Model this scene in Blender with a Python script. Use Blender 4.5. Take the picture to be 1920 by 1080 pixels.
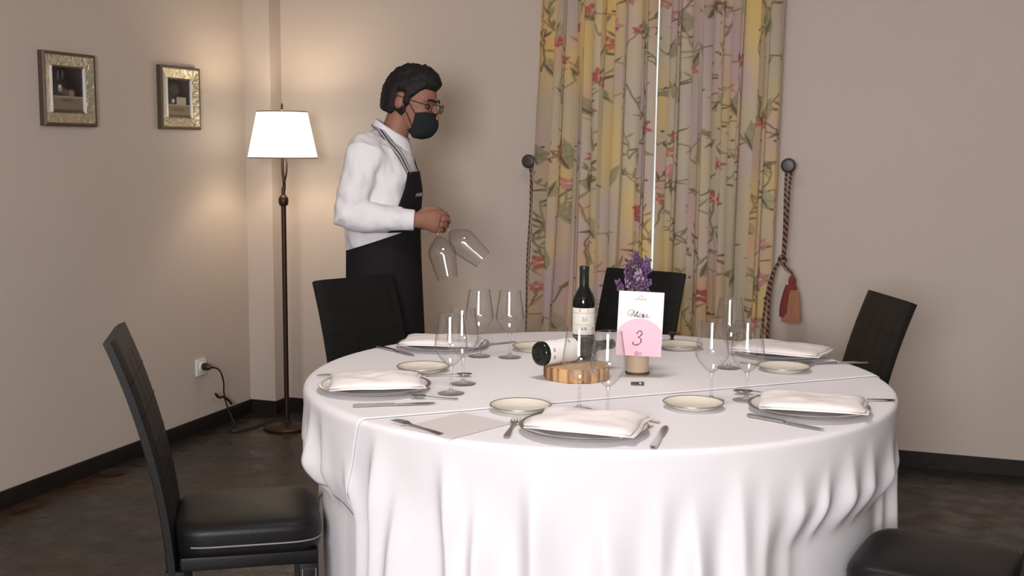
import bpy, bmesh, math, random
import numpy as np
from mathutils import Vector, Matrix, noise
from mathutils.bvhtree import BVHTree
for o in list(bpy.data.objects): bpy.data.objects.remove(o)
S = bpy.context.scene
COL = S.collection
PI = math.pi
rnd = random.Random(7)

# ------------------------------------------------------------------ camera
CAM_H, YAW, PITCH, ROLL, FPX = 1.45, math.radians(19.2), math.atan(264/2200), 0.007, 2200.0
cam = bpy.data.cameras.new('camera'); cam_o = bpy.data.objects.new('camera', cam); COL.objects.link(cam_o)
cam.sensor_width = 36; cam.lens = FPX/1920*36; cam.clip_start = .05; cam.clip_end = 200
fw = Vector((-math.sin(YAW)*math.cos(PITCH), math.cos(YAW)*math.cos(PITCH), -math.sin(PITCH)))
r0 = Vector((math.cos(YAW), math.sin(YAW), 0)); u0 = r0.cross(fw)
rr_ = r0*math.cos(ROLL)+u0*math.sin(ROLL); uu_ = u0*math.cos(ROLL)-r0*math.sin(ROLL)
m = Matrix((rr_, uu_, -fw)).transposed().to_4x4(); m.translation = (0, 0, CAM_H)
cam_o.matrix_world = m
S.camera = cam_o

# ------------------------------------------------------------------ world, lights, exposure
S.view_settings.view_transform = 'Standard'; S.view_settings.look = 'None'
S.view_settings.gamma = 1.0; S.view_settings.use_curve_mapping = False
S.view_settings.exposure = 0.0
w = bpy.data.worlds.new('daylight'); S.world = w; w.use_nodes = True
bg = w.node_tree.nodes['Background']; bg.inputs[0].default_value = (.86, .93, 1.0, 1); bg.inputs[1].default_value = 1.6

def area(name, loc, target, sx, sy, power, color):
    l = bpy.data.lights.new(name, 'AREA'); l.shape = 'RECTANGLE'; l.size = sx; l.size_y = sy; l.energy = power; l.color = color
    o = bpy.data.objects.new(name, l); COL.objects.link(o); o.location = loc
    o.rotation_euler = (Vector(target)-Vector(loc)).to_track_quat('-Z', 'Y').to_euler()
    return o
# soft area light added behind the camera, standing in for unseen frontal daylight
area('rear_soft_light', (-.2, -1.70, 1.72), (-.6, 4, 1.0), 1.3, 1.0, 200, (1.0, .975, .99))
# unseen area light added under the ceiling to brighten the tabletop
area('added_top_light', (-.9, 2.9, 2.72), (-.9, 2.9, 0), .5, .5, 19, (1.0, .95, .91))

# ------------------------------------------------------------------ materials
MATS = {}
def mat(name, col, rough=.5, metal=0., spec=.5, noise_amt=0., noise_scale=20., bump=0., bump_scale=60., coat=0., emit=None, emit_s=0., sub=None, trans=0.):
    if name in MATS: return MATS[name]
    m = bpy.data.materials.new(name); m.use_nodes = True; nt = m.node_tree; b = nt.nodes['Principled BSDF']
    b.inputs['Base Color'].default_value = (*col, 1); b.inputs['Roughness'].default_value = rough; b.inputs['Metallic'].default_value = metal
    b.inputs['Specular IOR Level'].default_value = spec; b.inputs['Coat Weight'].default_value = coat
    tc = nt.nodes.new('ShaderNodeTexCoord')
    n = nt.nodes.new('ShaderNodeTexNoise'); n.inputs['Scale'].default_value = noise_scale; n.inputs['Detail'].default_value = 5
    nt.links.new(tc.outputs['Object'], n.inputs['Vector'])
    cr = nt.nodes.new('ShaderNodeMix'); cr.data_type = 'RGBA'
    a = max(noise_amt, .02)
    cr.inputs[6].default_value = (*[c*(1-a) for c in col], 1); cr.inputs[7].default_value = (*[min(1, c*(1+a)) for c in col], 1)
    nt.links.new(n.outputs['Fac'], cr.inputs[0]); nt.links.new(cr.outputs[2], b.inputs['Base Color'])
    if bump:
        n2 = nt.nodes.new('ShaderNodeTexNoise'); n2.inputs['Scale'].default_value = bump_scale; n2.inputs['Detail'].default_value = 6
        nt.links.new(tc.outputs['Object'], n2.inputs['Vector'])
        bp = nt.nodes.new('ShaderNodeBump'); bp.inputs['Strength'].default_value = bump; bp.inputs['Distance'].default_value = .01
        nt.links.new(n2.outputs['Fac'], bp.inputs['Height']); nt.links.new(bp.outputs[0], b.inputs['Normal'])
    if emit:
        b.inputs['Emission Color'].default_value = (*emit, 1); b.inputs['Emission Strength'].default_value = emit_s
    MATS[name] = m
    return m

def mat_vcol(name, rough=.85, translucent=0.):
    m = bpy.data.materials.new(name); m.use_nodes = True; nt = m.node_tree; b = nt.nodes['Principled BSDF']
    a = nt.nodes.new('ShaderNodeAttribute'); a.attribute_name = 'print'
    nt.links.new(a.outputs['Color'], b.inputs['Base Color']); b.inputs['Roughness'].default_value = rough
    b.inputs['Specular IOR Level'].default_value = .2
    if translucent:
        t = nt.nodes.new('ShaderNodeBsdfTranslucent'); mx = nt.nodes.new('ShaderNodeMixShader'); mx.inputs[0].default_value = translucent
        nt.links.new(a.outputs['Color'], t.inputs[0]); nt.links.new(b.outputs[0], mx.inputs[1]); nt.links.new(t.outputs[0], mx.inputs[2])
        nt.links.new(mx.outputs[0], nt.nodes['Material Output'].inputs[0])
    return m

def mat_thin_glass(name, tint=(.97, .975, .97), ior=1.5, boost=1.0):
    m = bpy.data.materials.new(name); m.use_nodes = True; nt = m.node_tree
    for n in list(nt.nodes):
        if n.type == 'BSDF_PRINCIPLED': nt.nodes.remove(n)
    out = nt.nodes['Material Output']
    tr = nt.nodes.new('ShaderNodeBsdfTransparent'); gl = nt.nodes.new('ShaderNodeBsdfGlossy'); gl.inputs['Roughness'].default_value = .03
    lw = nt.nodes.new('ShaderNodeLayerWeight'); lw.inputs['Blend'].default_value = .5
    cr = nt.nodes.new('ShaderNodeMix'); cr.data_type = 'RGBA'
    cr.inputs[6].default_value = (*tint, 1); cr.inputs[7].default_value = (tint[0]*.28, tint[1]*.28, tint[2]*.28, 1)
    pw = nt.nodes.new('ShaderNodeMath'); pw.operation = 'POWER'; pw.inputs[1].default_value = 4.
    nt.links.new(lw.outputs['Facing'], pw.inputs[0]); nt.links.new(pw.outputs[0], cr.inputs[0]); nt.links.new(cr.outputs[2], tr.inputs[0])
    lf = nt.nodes.new('ShaderNodeLayerWeight'); lf.inputs['Blend'].default_value = .5
    p5 = nt.nodes.new('ShaderNodeMath'); p5.operation = 'POWER'; p5.inputs[1].default_value = 4.; nt.links.new(lf.outputs['Facing'], p5.inputs[0])
    ml = nt.nodes.new('ShaderNodeMath'); ml.operation = 'MULTIPLY_ADD'; ml.inputs[1].default_value = .62*boost; ml.inputs[2].default_value = .10; ml.use_clamp = True
    nt.links.new(p5.outputs[0], ml.inputs[0])
    mx = nt.nodes.new('ShaderNodeMixShader'); nt.links.new(ml.outputs[0], mx.inputs[0])
    nt.links.new(tr.outputs[0], mx.inputs[1]); nt.links.new(gl.outputs[0], mx.inputs[2]); nt.links.new(mx.outputs[0], out.inputs[0])
    return m

WALL = mat('painted_plaster', (.525, .447, .390), .8, spec=.25, noise_amt=.03, noise_scale=3, bump=.05, bump_scale=120)
CEIL = mat('ceiling_paint', (.72, .69, .64), .9, spec=.2)
BASEB = mat('slate_skirting', (.014, .011, .010), .5, spec=.25, noise_amt=.4, noise_scale=14, bump=.15, bump_scale=30)
CLOTH = mat('white_linen', (.79, .765, .79), .9, spec=.15, noise_amt=.015, noise_scale=8, bump=.06, bump_scale=300)
OVERC = mat('white_linen_overlay', (.785, .755, .775), .9, spec=.15, noise_amt=.015, noise_scale=8, bump=.06, bump_scale=300)
NAPK = mat('napkin_cotton', (.80, .74, .73), .9, spec=.12, noise_amt=.02, noise_scale=30, bump=.1, bump_scale=400)
LEATH = mat('black_leather', (.008, .0075, .0078), .42, spec=.22, noise_amt=.3, noise_scale=40, bump=.06, bump_scale=180)
STITCH = mat('pale_stitching', (.22, .21, .2), .7)
SEAM = mat('leather_seam', (.010, .009, .009), .9, spec=.05)
CHINA = mat('white_china', (.80, .78, .77), .18, spec=.5, coat=.3)
CREAM = mat('cream_china', (.80, .74, .64), .2, spec=.5, coat=.3)
SILVER = mat('silver_rim', (.55, .54, .53), .22, metal=1.)
STEEL = mat('cutlery_steel', (.50, .49, .48), .16, metal=1., noise_amt=.05)
GLASS = mat_thin_glass('clear_glass', (.985, .985, .985), boost=1.0)
PANE = mat_thin_glass('window_glass', (.93, .97, .95))
BOTTLE = mat('dark_bottle_glass', (.005, .007, .006), .10, spec=.45)
CAPS = mat('black_foil_capsule', (.012, .011, .012), .35, spec=.5)
LABEL = mat('cream_paper_label', (.78, .74, .66), .6, noise_amt=.03)
LABELW = mat('white_paper_label', (.80, .78, .76), .6, noise_amt=.03)
INK = mat('dark_ink', (.05, .045, .05), .6)
GREYINK = mat('grey_ink', (.33, .30, .31), .6)
BRONZE = mat('dark_bronze', (.045, .022, .014), .38, metal=.6, noise_amt=.2, noise_scale=30)
IRON = mat('grey_iron', (.06, .055, .052), .45, metal=.4, noise_amt=.2)
WOODS = mat('raw_log_bark', (.42, .24, .11), .8, noise_amt=.45, noise_scale=45, bump=.4, bump_scale=60)
PLASTIC = mat('white_plastic', (.74, .71, .64), .4)
BLACKP = mat('black_plastic', (.012, .012, .012), .4)
SKIN = mat('skin', (.27, .125, .085), .55, spec=.35, noise_amt=.08, noise_scale=25)
SHIRT = mat('white_shirt_cotton', (.74, .72, .75), .85, spec=.12, noise_amt=.02, bump=.05, bump_scale=250)
APRON = mat('black_apron_cotton', (.014, .012, .015), .85, spec=.15, noise_amt=.1, noise_scale=60)
TROUS = mat('black_trouser_cloth', (.012, .011, .012), .9, spec=.12)
HAIR = mat('black_hair', (.010, .008, .007), .55, spec=.3, bump=.5, bump_scale=150, noise_amt=.2)
MASKM = mat('black_mask_fabric', (.014, .017, .018), .8, spec=.15, noise_amt=.1)
EYEM = mat('eye_dark', (.05, .03, .025), .2)
GREEN = mat('dark_green_window_paint', (.018, .035, .028), .4)

def floor_mat():
    m = bpy.data.materials.new('dark_slate_floor'); m.use_nodes = True; nt = m.node_tree; b = nt.nodes['Principled BSDF']
    tc = nt.nodes.new('ShaderNodeTexCoord')
    n1 = nt.nodes.new('ShaderNodeTexNoise'); n1.inputs['Scale'].default_value = 1.6; n1.inputs['Detail'].default_value = 6
    n2 = nt.nodes.new('ShaderNodeTexNoise'); n2.inputs['Scale'].default_value = 9; n2.inputs['Detail'].default_value = 8
    for n in (n1, n2): nt.links.new(tc.outputs['Object'], n.inputs['Vector'])
    cr = nt.nodes.new('ShaderNodeValToRGB'); e = cr.color_ramp.elements
    e[0].position = .36; e[0].color = (.020, .016, .015, 1); e[1].position = .68; e[1].color = (.056, .027, .014, 1)
    k = cr.color_ramp.elements.new(.5); k.color = (.032, .024, .021, 1)
    nt.links.new(n1.outputs['Fac'], cr.inputs[0])
    mx = nt.nodes.new('ShaderNodeMix'); mx.data_type = 'RGBA'; mx.blend_type = 'MULTIPLY'; mx.inputs[0].default_value = .6
    c2 = nt.nodes.new('ShaderNodeValToRGB'); c2.color_ramp.elements[0].position = .3; c2.color_ramp.elements[0].color = (.45, .45, .45, 1); c2.color_ramp.elements[1].position = .7
    nt.links.new(n2.outputs['Fac'], c2.inputs[0]); nt.links.new(cr.outputs[0], mx.inputs[6]); nt.links.new(c2.outputs[0], mx.inputs[7])
    nt.links.new(mx.outputs[2], b.inputs['Base Color'])
    rg = nt.nodes.new('ShaderNodeMapRange'); rg.inputs[1].default_value = .3; rg.inputs[2].default_value = .7; rg.inputs[3].default_value = .16; rg.inputs[4].default_value = .5
    nt.links.new(n2.outputs['Fac'], rg.inputs[0]); nt.links.new(rg.outputs[0], b.inputs['Roughness'])
    n3 = nt.nodes.new('ShaderNodeTexNoise'); n3.inputs['Scale'].default_value = 7; n3.inputs['Detail'].default_value = 5
    nt.links.new(tc.outputs['Object'], n3.inputs['Vector'])
    bp = nt.nodes.new('ShaderNodeBump'); bp.inputs['Strength'].default_value = .5; bp.inputs['Distance'].default_value = .025
    nt.links.new(n3.outputs['Fac'], bp.inputs['Height']); nt.links.new(bp.outputs[0], b.inputs['Normal'])
    return m
FLOOR = floor_mat()

# ------------------------------------------------------------------ mesh helpers
class MB:
    def __init__(s): s.v = []; s.f = []
    def add(s, vs, fs):
        n = len(s.v); s.v += [tuple(q) for q in vs]; s.f += [tuple(i+n for i in f) for f in fs]; return s
    def box(s, lo, hi, mt=None):
        x0, y0, z0 = lo; x1, y1, z1 = hi
        vs = [(x0,y0,z0),(x1,y0,z0),(x1,y1,z0),(x0,y1,z0),(x0,y0,z1),(x1,y0,z1),(x1,y1,z1),(x0,y1,z1)]
        if mt: vs = [mt @ Vector(q) for q in vs]
        return s.add(vs, [(0,3,2,1),(4,5,6,7),(0,1,5,4),(1,2,6,5),(2,3,7,6),(3,0,4,7)])
    def lathe(s, prof, n=32, mt=None, cap=True):
        vs = []; fs = []
        for r, z in prof:
            for i in range(n):
                a = 2*PI*i/n; vs.append((r*math.cos(a), r*math.sin(a), z))
        for k in range(len(prof)-1):
            for i in range(n):
                j = (i+1) % n; fs.append((k*n+i, k*n+j, (k+1)*n+j, (k+1)*n+i))
        if cap:
            if prof[0][0] > 1e-6: fs.append(tuple(range(n-1, -1, -1)))
            if prof[-1][0] > 1e-6: fs.append(tuple((len(prof)-1)*n+i for i in range(n)))
        if mt: vs = [mt @ Vector(q) for q in vs]
        return s.add(vs, fs)
    def tube(s, pts, rad, n=10, ry=None, cap=True):
        pts = [Vector(p) for p in pts]; N = len(pts)
        rad = rad if hasattr(rad, '__len__') else [rad]*N
        ry = ry if ry is not None else rad
        ry = ry if hasattr(ry, '__len__') else [ry]*N
        vs = []; fs = []; up = None
        for k, p in enumerate(pts):
            t = (pts[min(k+1, N-1)]-pts[max(k-1, 0)]).normalized()
            if up is None:
                up = Vector((0,0,1)) if abs(t.z) < .9 else Vector((0,1,0))
            a = t.cross(up)
            if a.length < 1e-6: a = t.orthogonal()
            a.normalize(); b = a.cross(t).normalized(); up = b
            for i in range(n):
                q = 2*PI*i/n; vs.append(p + a*rad[k]*math.cos(q) + b*ry[k]*math.sin(q))
        for k in range(N-1):
            for i in range(n):
                j = (i+1) % n; fs.append((k*n+i, k*n+j, (k+1)*n+j, (k+1)*n+i))
        if cap: fs += [tuple(range(n-1, -1, -1)), tuple((N-1)*n+i for i in range(n))]
        return s.add(vs, fs)
    def rings(s, rings, n=32, mt=None, e=2.0):
        # rings: (cx, cy, z, rx, ry) horizontal super-ellipses
        vs = []; fs = []
        for cx, cy, z, rx, ry in rings:
            for i in range(n):
                a = 2*PI*i/n; c, q = math.cos(a), math.sin(a)
                vs.append((cx+rx*math.copysign(abs(c)**(2/e), c), cy+ry*math.copysign(abs(q)**(2/e), q), z))
        for k in range(len(rings)-1):
            for i in range(n):
                j = (i+1) % n; fs.append((k*n+i, k*n+j, (k+1)*n+j, (k+1)*n+i))
        fs += [tuple(range(n-1, -1, -1)), tuple((len(rings)-1)*n+i for i in range(n))]
        if mt: vs = [mt @ Vector(q) for q in vs]
        return s.add(vs, fs)
    def ball(s, c, r, nu=16, nv=10, mt=None):
        r = r if hasattr(r, '__len__') else (r, r, r); vs = []; fs = []
        vs.append(Vector((0,0,-r[2])))
        for k in range(1, nv):
            p = -PI/2+PI*k/nv
            for i in range(nu):
                a = 2*PI*i/nu; vs.append(Vector((r[0]*math.cos(p)*math.cos(a), r[1]*math.cos(p)*math.sin(a), r[2]*math.sin(p))))
        vs.append(Vector((0,0,r[2])))
        for i in range(nu):
            fs.append((0, 1+(i+1) % nu, 1+i))
            for k in range(nv-2):
                a = 1+k*nu; fs.append((a+i, a+(i+1) % nu, a+nu+(i+1) % nu, a+nu+i))
            fs.append((1+(nv-2)*nu+i, 1+(nv-2)*nu+(i+1) % nu, len(vs)-1))
        vs = [(mt @ q if mt else q)+Vector(c) for q in vs]
        return s.add(vs, fs)
    def prism(s, poly, z0, z1, mt=None):
        n = len(poly); vs = [(x, y, z0) for x, y in poly]+[(x, y, z1) for x, y in poly]
        fs = [tuple(range(n-1, -1, -1)), tuple(range(n, 2*n))]+[(i, (i+1) % n, n+(i+1) % n, n+i) for i in range(n)]
        if mt: vs = [mt @ Vector(q) for q in vs]
        return s.add(vs, fs)
    def grid(s, fn, nu, nv):
        vs = [fn(i/(nu-1), j/(nv-1)) for j in range(nv) for i in range(nu)]
        fs = [(j*nu+i, j*nu+i+1, (j+1)*nu+i+1, (j+1)*nu+i) for j in range(nv-1) for i in range(nu-1)]
        return s.add(vs, fs)
    def build(s, name, material, parent=None, smooth=False, bevel=0., sharp=None, solid=0., sub=0):
        me = bpy.data.meshes.new(name); me.from_pydata(s.v, [], s.f)
        bm = bmesh.new(); bm.from_mesh(me)
        bmesh.ops.recalc_face_normals(bm, faces=bm.faces)
        if bevel: bmesh.ops.bevel(bm, geom=list(bm.edges), offset=bevel, segments=2, profile=.6, affect='EDGES', clamp_overlap=True)
        bm.to_mesh(me); bm.free()
        me.materials.append(material)
        if smooth or bevel:
            for p in me.polygons: p.use_smooth = True
            me.set_sharp_from_angle(angle=math.radians(sharp if sharp else 40))
        o = bpy.data.objects.new(name, me); COL.objects.link(o)
        if solid:
            md = o.modifiers.new('thickness', 'SOLIDIFY'); md.thickness = solid; md.offset = 0
        if sub:
            md = o.modifiers.new('smooth', 'SUBSURF'); md.levels = sub; md.render_levels = sub
        if parent: o.parent = parent
        return o

def tag(o, label=None, cat=None, group=None, kind=None):
    if label: o['label'] = label
    if cat: o['category'] = cat
    if group: o['group'] = group
    if kind: o['kind'] = kind
    return o
def empty(name, loc, rz=0., label=None, cat=None, group=None):
    o = bpy.data.objects.new(name, None); COL.objects.link(o); o.location = loc; o.rotation_euler = (0, 0, rz); o.empty_display_size = .05
    return tag(o, label, cat, group)
def copy_tree(o, parent=None):
    c = o.copy(); COL.objects.link(c)
    if parent: c.parent = parent
    for ch in list(o.children): copy_tree(ch, c)
    return c
def smoothstep(a, b, x):
    t = min(1., max(0., (x-a)/(b-a))); return t*t*(3-2*t)
def catmull(P, n=8):
    P = [Vector(p) for p in P]; out = []
    for i in range(len(P)-1):
        a = P[max(i-1, 0)]; b = P[i]; c = P[i+1]; d = P[min(i+2, len(P)-1)]
        for k in range(n):
            t = k/n
            out.append(.5*((2*b)+(c-a)*t+(2*a-5*b+4*c-d)*t*t+(3*b-a-3*c+d)*t**3))
    out.append(P[-1]); return out

# ------------------------------------------------------------------ room shell
XL, YB, XR, YF, ZC = -3.42, 5.60, 2.6, -1.8, 2.8
tag(MB().box((XL-.2, YF-.2, -.1), (XR+.2, YB+.3, 0)).build('floor', FLOOR), kind='structure')
tag(MB().box((XL-.2, YF-.2, ZC), (XR+.2, YB+.3, ZC+.1)).build('ceiling', CEIL), kind='structure')
tag(MB().box((XL-.2, YF-.2, 0), (XL, YB+.2, ZC)).build('wall_left', WALL), kind='structure')
tag(MB().box((XR, YF-.2, 0), (XR+.2, YB+.2, ZC)).build('wall_right', WALL), kind='structure')
WX0, WX1, WZ0, WZ1 = -1.72, -.72, .35, 2.32        # window opening behind the curtains
b = MB()
b.box((XL, YB, 0), (WX0, YB+.2, ZC)); b.box((WX1, YB, 0), (XR, YB+.2, ZC))
b.box((WX0, YB, 0), (WX1, YB+.2, WZ0)); b.box((WX0, YB, WZ1), (WX1, YB+.2, ZC))
tag(b.build('wall_back', WALL), kind='structure')
RX0, RX1, RZ0, RZ1 = -1.05, .65, .75, 2.35            # opening for the window added around the rear area light
b = MB()
b.box((XL, YF-.2, 0), (RX0, YF, ZC)); b.box((RX1, YF-.2, 0), (XR, YF, ZC))
b.box((RX0, YF-.2, 0), (RX1, YF, RZ0)); b.box((RX0, YF-.2, RZ1), (RX1, YF, ZC))
tag(b.build('wall_front', WALL), kind='structure')
# boxed-in corner between the left wall and the back wall
tag(MB().box((XL, 5.485, 0), (-3.265, YB, ZC)).build('trim_1', WALL), kind='structure')
BH, BT = .072, .012
b = MB().box((XL, YF, 0), (XL+BT, 5.485-BT, BH)); tag(b.build('baseboard_left', BASEB, bevel=.002), kind='structure')
b = MB(); b.box((XL, 5.485-BT, 0), (-3.265+BT, 5.485, BH)); b.box((-3.265, 5.485, 0), (-3.265+BT, YB-BT, BH)); b.box((-3.265, YB-BT, 0), (XR, YB, BH))
tag(b.build('baseboard_back', BASEB), kind='structure')

def window(name, x0, x1, z0, z1, y, mull, material):
    r = empty(name, ((x0+x1)/2, y, z0)); tag(r, kind='structure')
    cx = (x0+x1)/2; t = .06; d = .05
    for (a, c, e, g) in ((x0, x0+t, z0, z1), (x1-t, x1, z0, z1), (x0+t, x1-t, z0, z0+t), (x0+t, x1-t, z1-t, z1), (mull-.05, mull+.05, z0+t, z1-t)):
        MB().box((a-cx, -d/2, e-z0), (c-cx, d/2, g-z0)).build('frame_bar', material, r, bevel=.004)
    for a, c in ((x0+t, mull-.05), (mull+.05, x1-t)):
        MB().box((a-cx, -.003, t), (c-cx, .003, z1-z0-t)).build('pane', PANE, r)
    return r
window('window_1', WX0, WX1, WZ0, WZ1, YB+.12, -1.184, GREEN)
window('added_window', RX0, RX1, RZ0, RZ1, YF-.12, -.2, GREEN)  # unseen window, added to frame the area light behind the camera

# ------------------------------------------------------------------ round table with its cloths
TX, TY, TR, ZT = -.914, 3.415, .878, .755
CHAIRS = [  # x, y, facing angle, label
    (-1.765, 2.798, math.radians(32), 'black leather side chair standing alone left of the table, its curved back seen edge-on'),
    (-1.765, 3.91, math.radians(-27), 'black leather chair tucked in just in front of the waiter'),
    (-1.165, 4.44, math.radians(-106), 'black leather chair behind the lavender, in front of the curtains'),
    (-.392, 4.115, math.radians(205), 'black leather chair at the far right of the table, leaning back against bare wall'),
    (.082, 3.045, math.radians(170), 'black leather chair cut off by the bottom right corner of the photo'),
]
FOLDS = []
fr_ = random.Random(11); a_ = 0.
while a_ < 2*PI-.1:
    FOLDS.append((a_, fr_.uniform(.022, .046), fr_.uniform(.5, 1.3), fr_.uniform(-.05, .08), fr_.uniform(-.06, .06))); a_ += fr_.uniform(.085, .20)
def adiff(a, b): return (a-b+PI) % (2*PI)-PI
DENTS = []
for cx, cy, fa, _ in CHAIRS:
    a0 = math.atan2(cy-TY, cx-TX); rm = 9.; hw = .1
    for q in np.linspace(-1, 1, 13):
        for fx in (.208, .1, 0., -.1, -.2):
            px, py = cx+math.cos(fa)*fx-math.sin(fa)*.19*q-TX, cy+math.sin(fa)*fx+math.cos(fa)*.19*q-TY
            r_ = math.hypot(px, py)
            if r_ < TR+.06: rm = min(rm, r_); hw = max(hw, abs(adiff(math.atan2(py, px), a0)))
    DENTS.append((a0, rm-.012, hw+.04))
def sstep(a, b, x):
    t = np.clip((x-a)/(b-a), 0, 1); return t*t*(3-2*t)
def cloth_pts(rho, th, off=0.):
    rho = np.asarray(rho, float); th = np.asarray(th, float)
    q = .016; rt = TR-q; arc = q*PI/2
    g = np.clip((rho-rt)/q, 0, PI/2); drop = np.maximum(rho-rt-arc, 0)
    r = np.where(rho < rt, rho, rt+(q+off)*np.sin(g)); z = np.where(rho < rt, ZT+off, ZT-q+(q+off)*np.cos(g))
    h = np.zeros_like(rho)+.012*sstep(0, .5, drop)
    for fa, fwid, hh, st, sk in FOLDS:
        d = adiff(th, fa+sk*drop)
        wdt = fwid*(1+.55*drop)*np.where(d < 0, .75, 1.25)
        h += (.050*hh)*(np.exp(-(np.abs(d)/wdt)**1.7)-.42*np.exp(-(d/.12)**2))*sstep(st, st+.24, drop)
    h += .004*np.sin(th*31+drop*6)*sstep(.02, .3, drop)
    r2 = TR+off+h
    for da, dl, hw in DENTS:
        k = sstep(hw+.26, hw-.02, np.abs(adiff(th, da)))*sstep(.15, .285, drop)
        r2 = np.where(r2 > dl, r2-(r2-dl-off)*k, r2)
    r = np.where(drop > 0, r2, r); z = np.where(drop > 0, np.maximum(ZT-q-drop, .004), z)
    return np.stack([TX+r*np.cos(th), TY+r*np.sin(th), z], -1)
table = empty('round_table', (TX, TY, 0), 0, 'large round dining table, hidden under the white cloths', 'table')
LEGM = mat('table_leg_steel', (.1, .1, .1), .4, metal=.8)
MB().lathe([(0, ZT-.03), (TR-.03, ZT-.03), (TR-.012, ZT-.02), (TR-.012, ZT-.006), (0, ZT-.006)], 96).build('table_top', mat('plywood', (.4, .28, .17), .7), table, smooth=True)
for k in range(4):
    a = PI/4+k*PI/2
    MB().tube([(.38*math.cos(a), .38*math.sin(a), ZT-.03), (.42*math.cos(a), .42*math.sin(a), 0)], .018, 12).build('leg', LEGM, table, smooth=True)
NTH = 900
rhos = [0, .2, .4, .6, .75, .83] + [TR-.016+.0251*k/5 for k in range(6)] + [TR+.0091+.0106*(k+1) for k in range(70)]
fs = []
RR, TT = np.meshgrid(np.array(rhos), np.arange(NTH)*2*PI/NTH, indexing='ij')
vs = cloth_pts(RR, TT).reshape(-1, 3).tolist()
for j in range(len(rhos)-1):
    for i in range(NTH):
        k = (i+1) % NTH; fs.append((j*NTH+i, j*NTH+k, (j+1)*NTH+k, (j+1)*NTH+i))
b = MB(); b.add(vs, fs)
tag(b.build('tablecloth', CLOTH, smooth=True, sharp=180), 'white linen tablecloth falling to the floor in deep folds around the round table', 'tablecloth')
# overlay cloth, its front hem crossing the table, one corner hanging at the left
OD = Vector((.745, .667)); ON = Vector((-.667, .745)); OC = (-.30)
UU, VV = np.meshgrid(np.linspace(-1.115, 1.115, 230), np.linspace(OC, OC+1.47, 150))
PX_, PY_ = OD.x*UU+ON.x*VV, OD.y*UU+ON.y*VV
b = MB(); b.add(cloth_pts(np.hypot(PX_, PY_), np.arctan2(PY_, PX_), .0035).reshape(-1, 3).tolist(), [(j*230+i, j*230+i+1, (j+1)*230+i+1, (j+1)*230+i) for j in range(149) for i in range(229)])
tag(b.build('overlay_cloth', OVERC, smooth=True, sharp=180, solid=.0022), 'smaller white cloth laid over the table, one corner hanging at the left', 'tablecloth')
def ztab(x, y):
    t = ON.x*(x-TX)+ON.y*(y-TY); return ZT+.0052 if t > OC-.02 else ZT+.001

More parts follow.
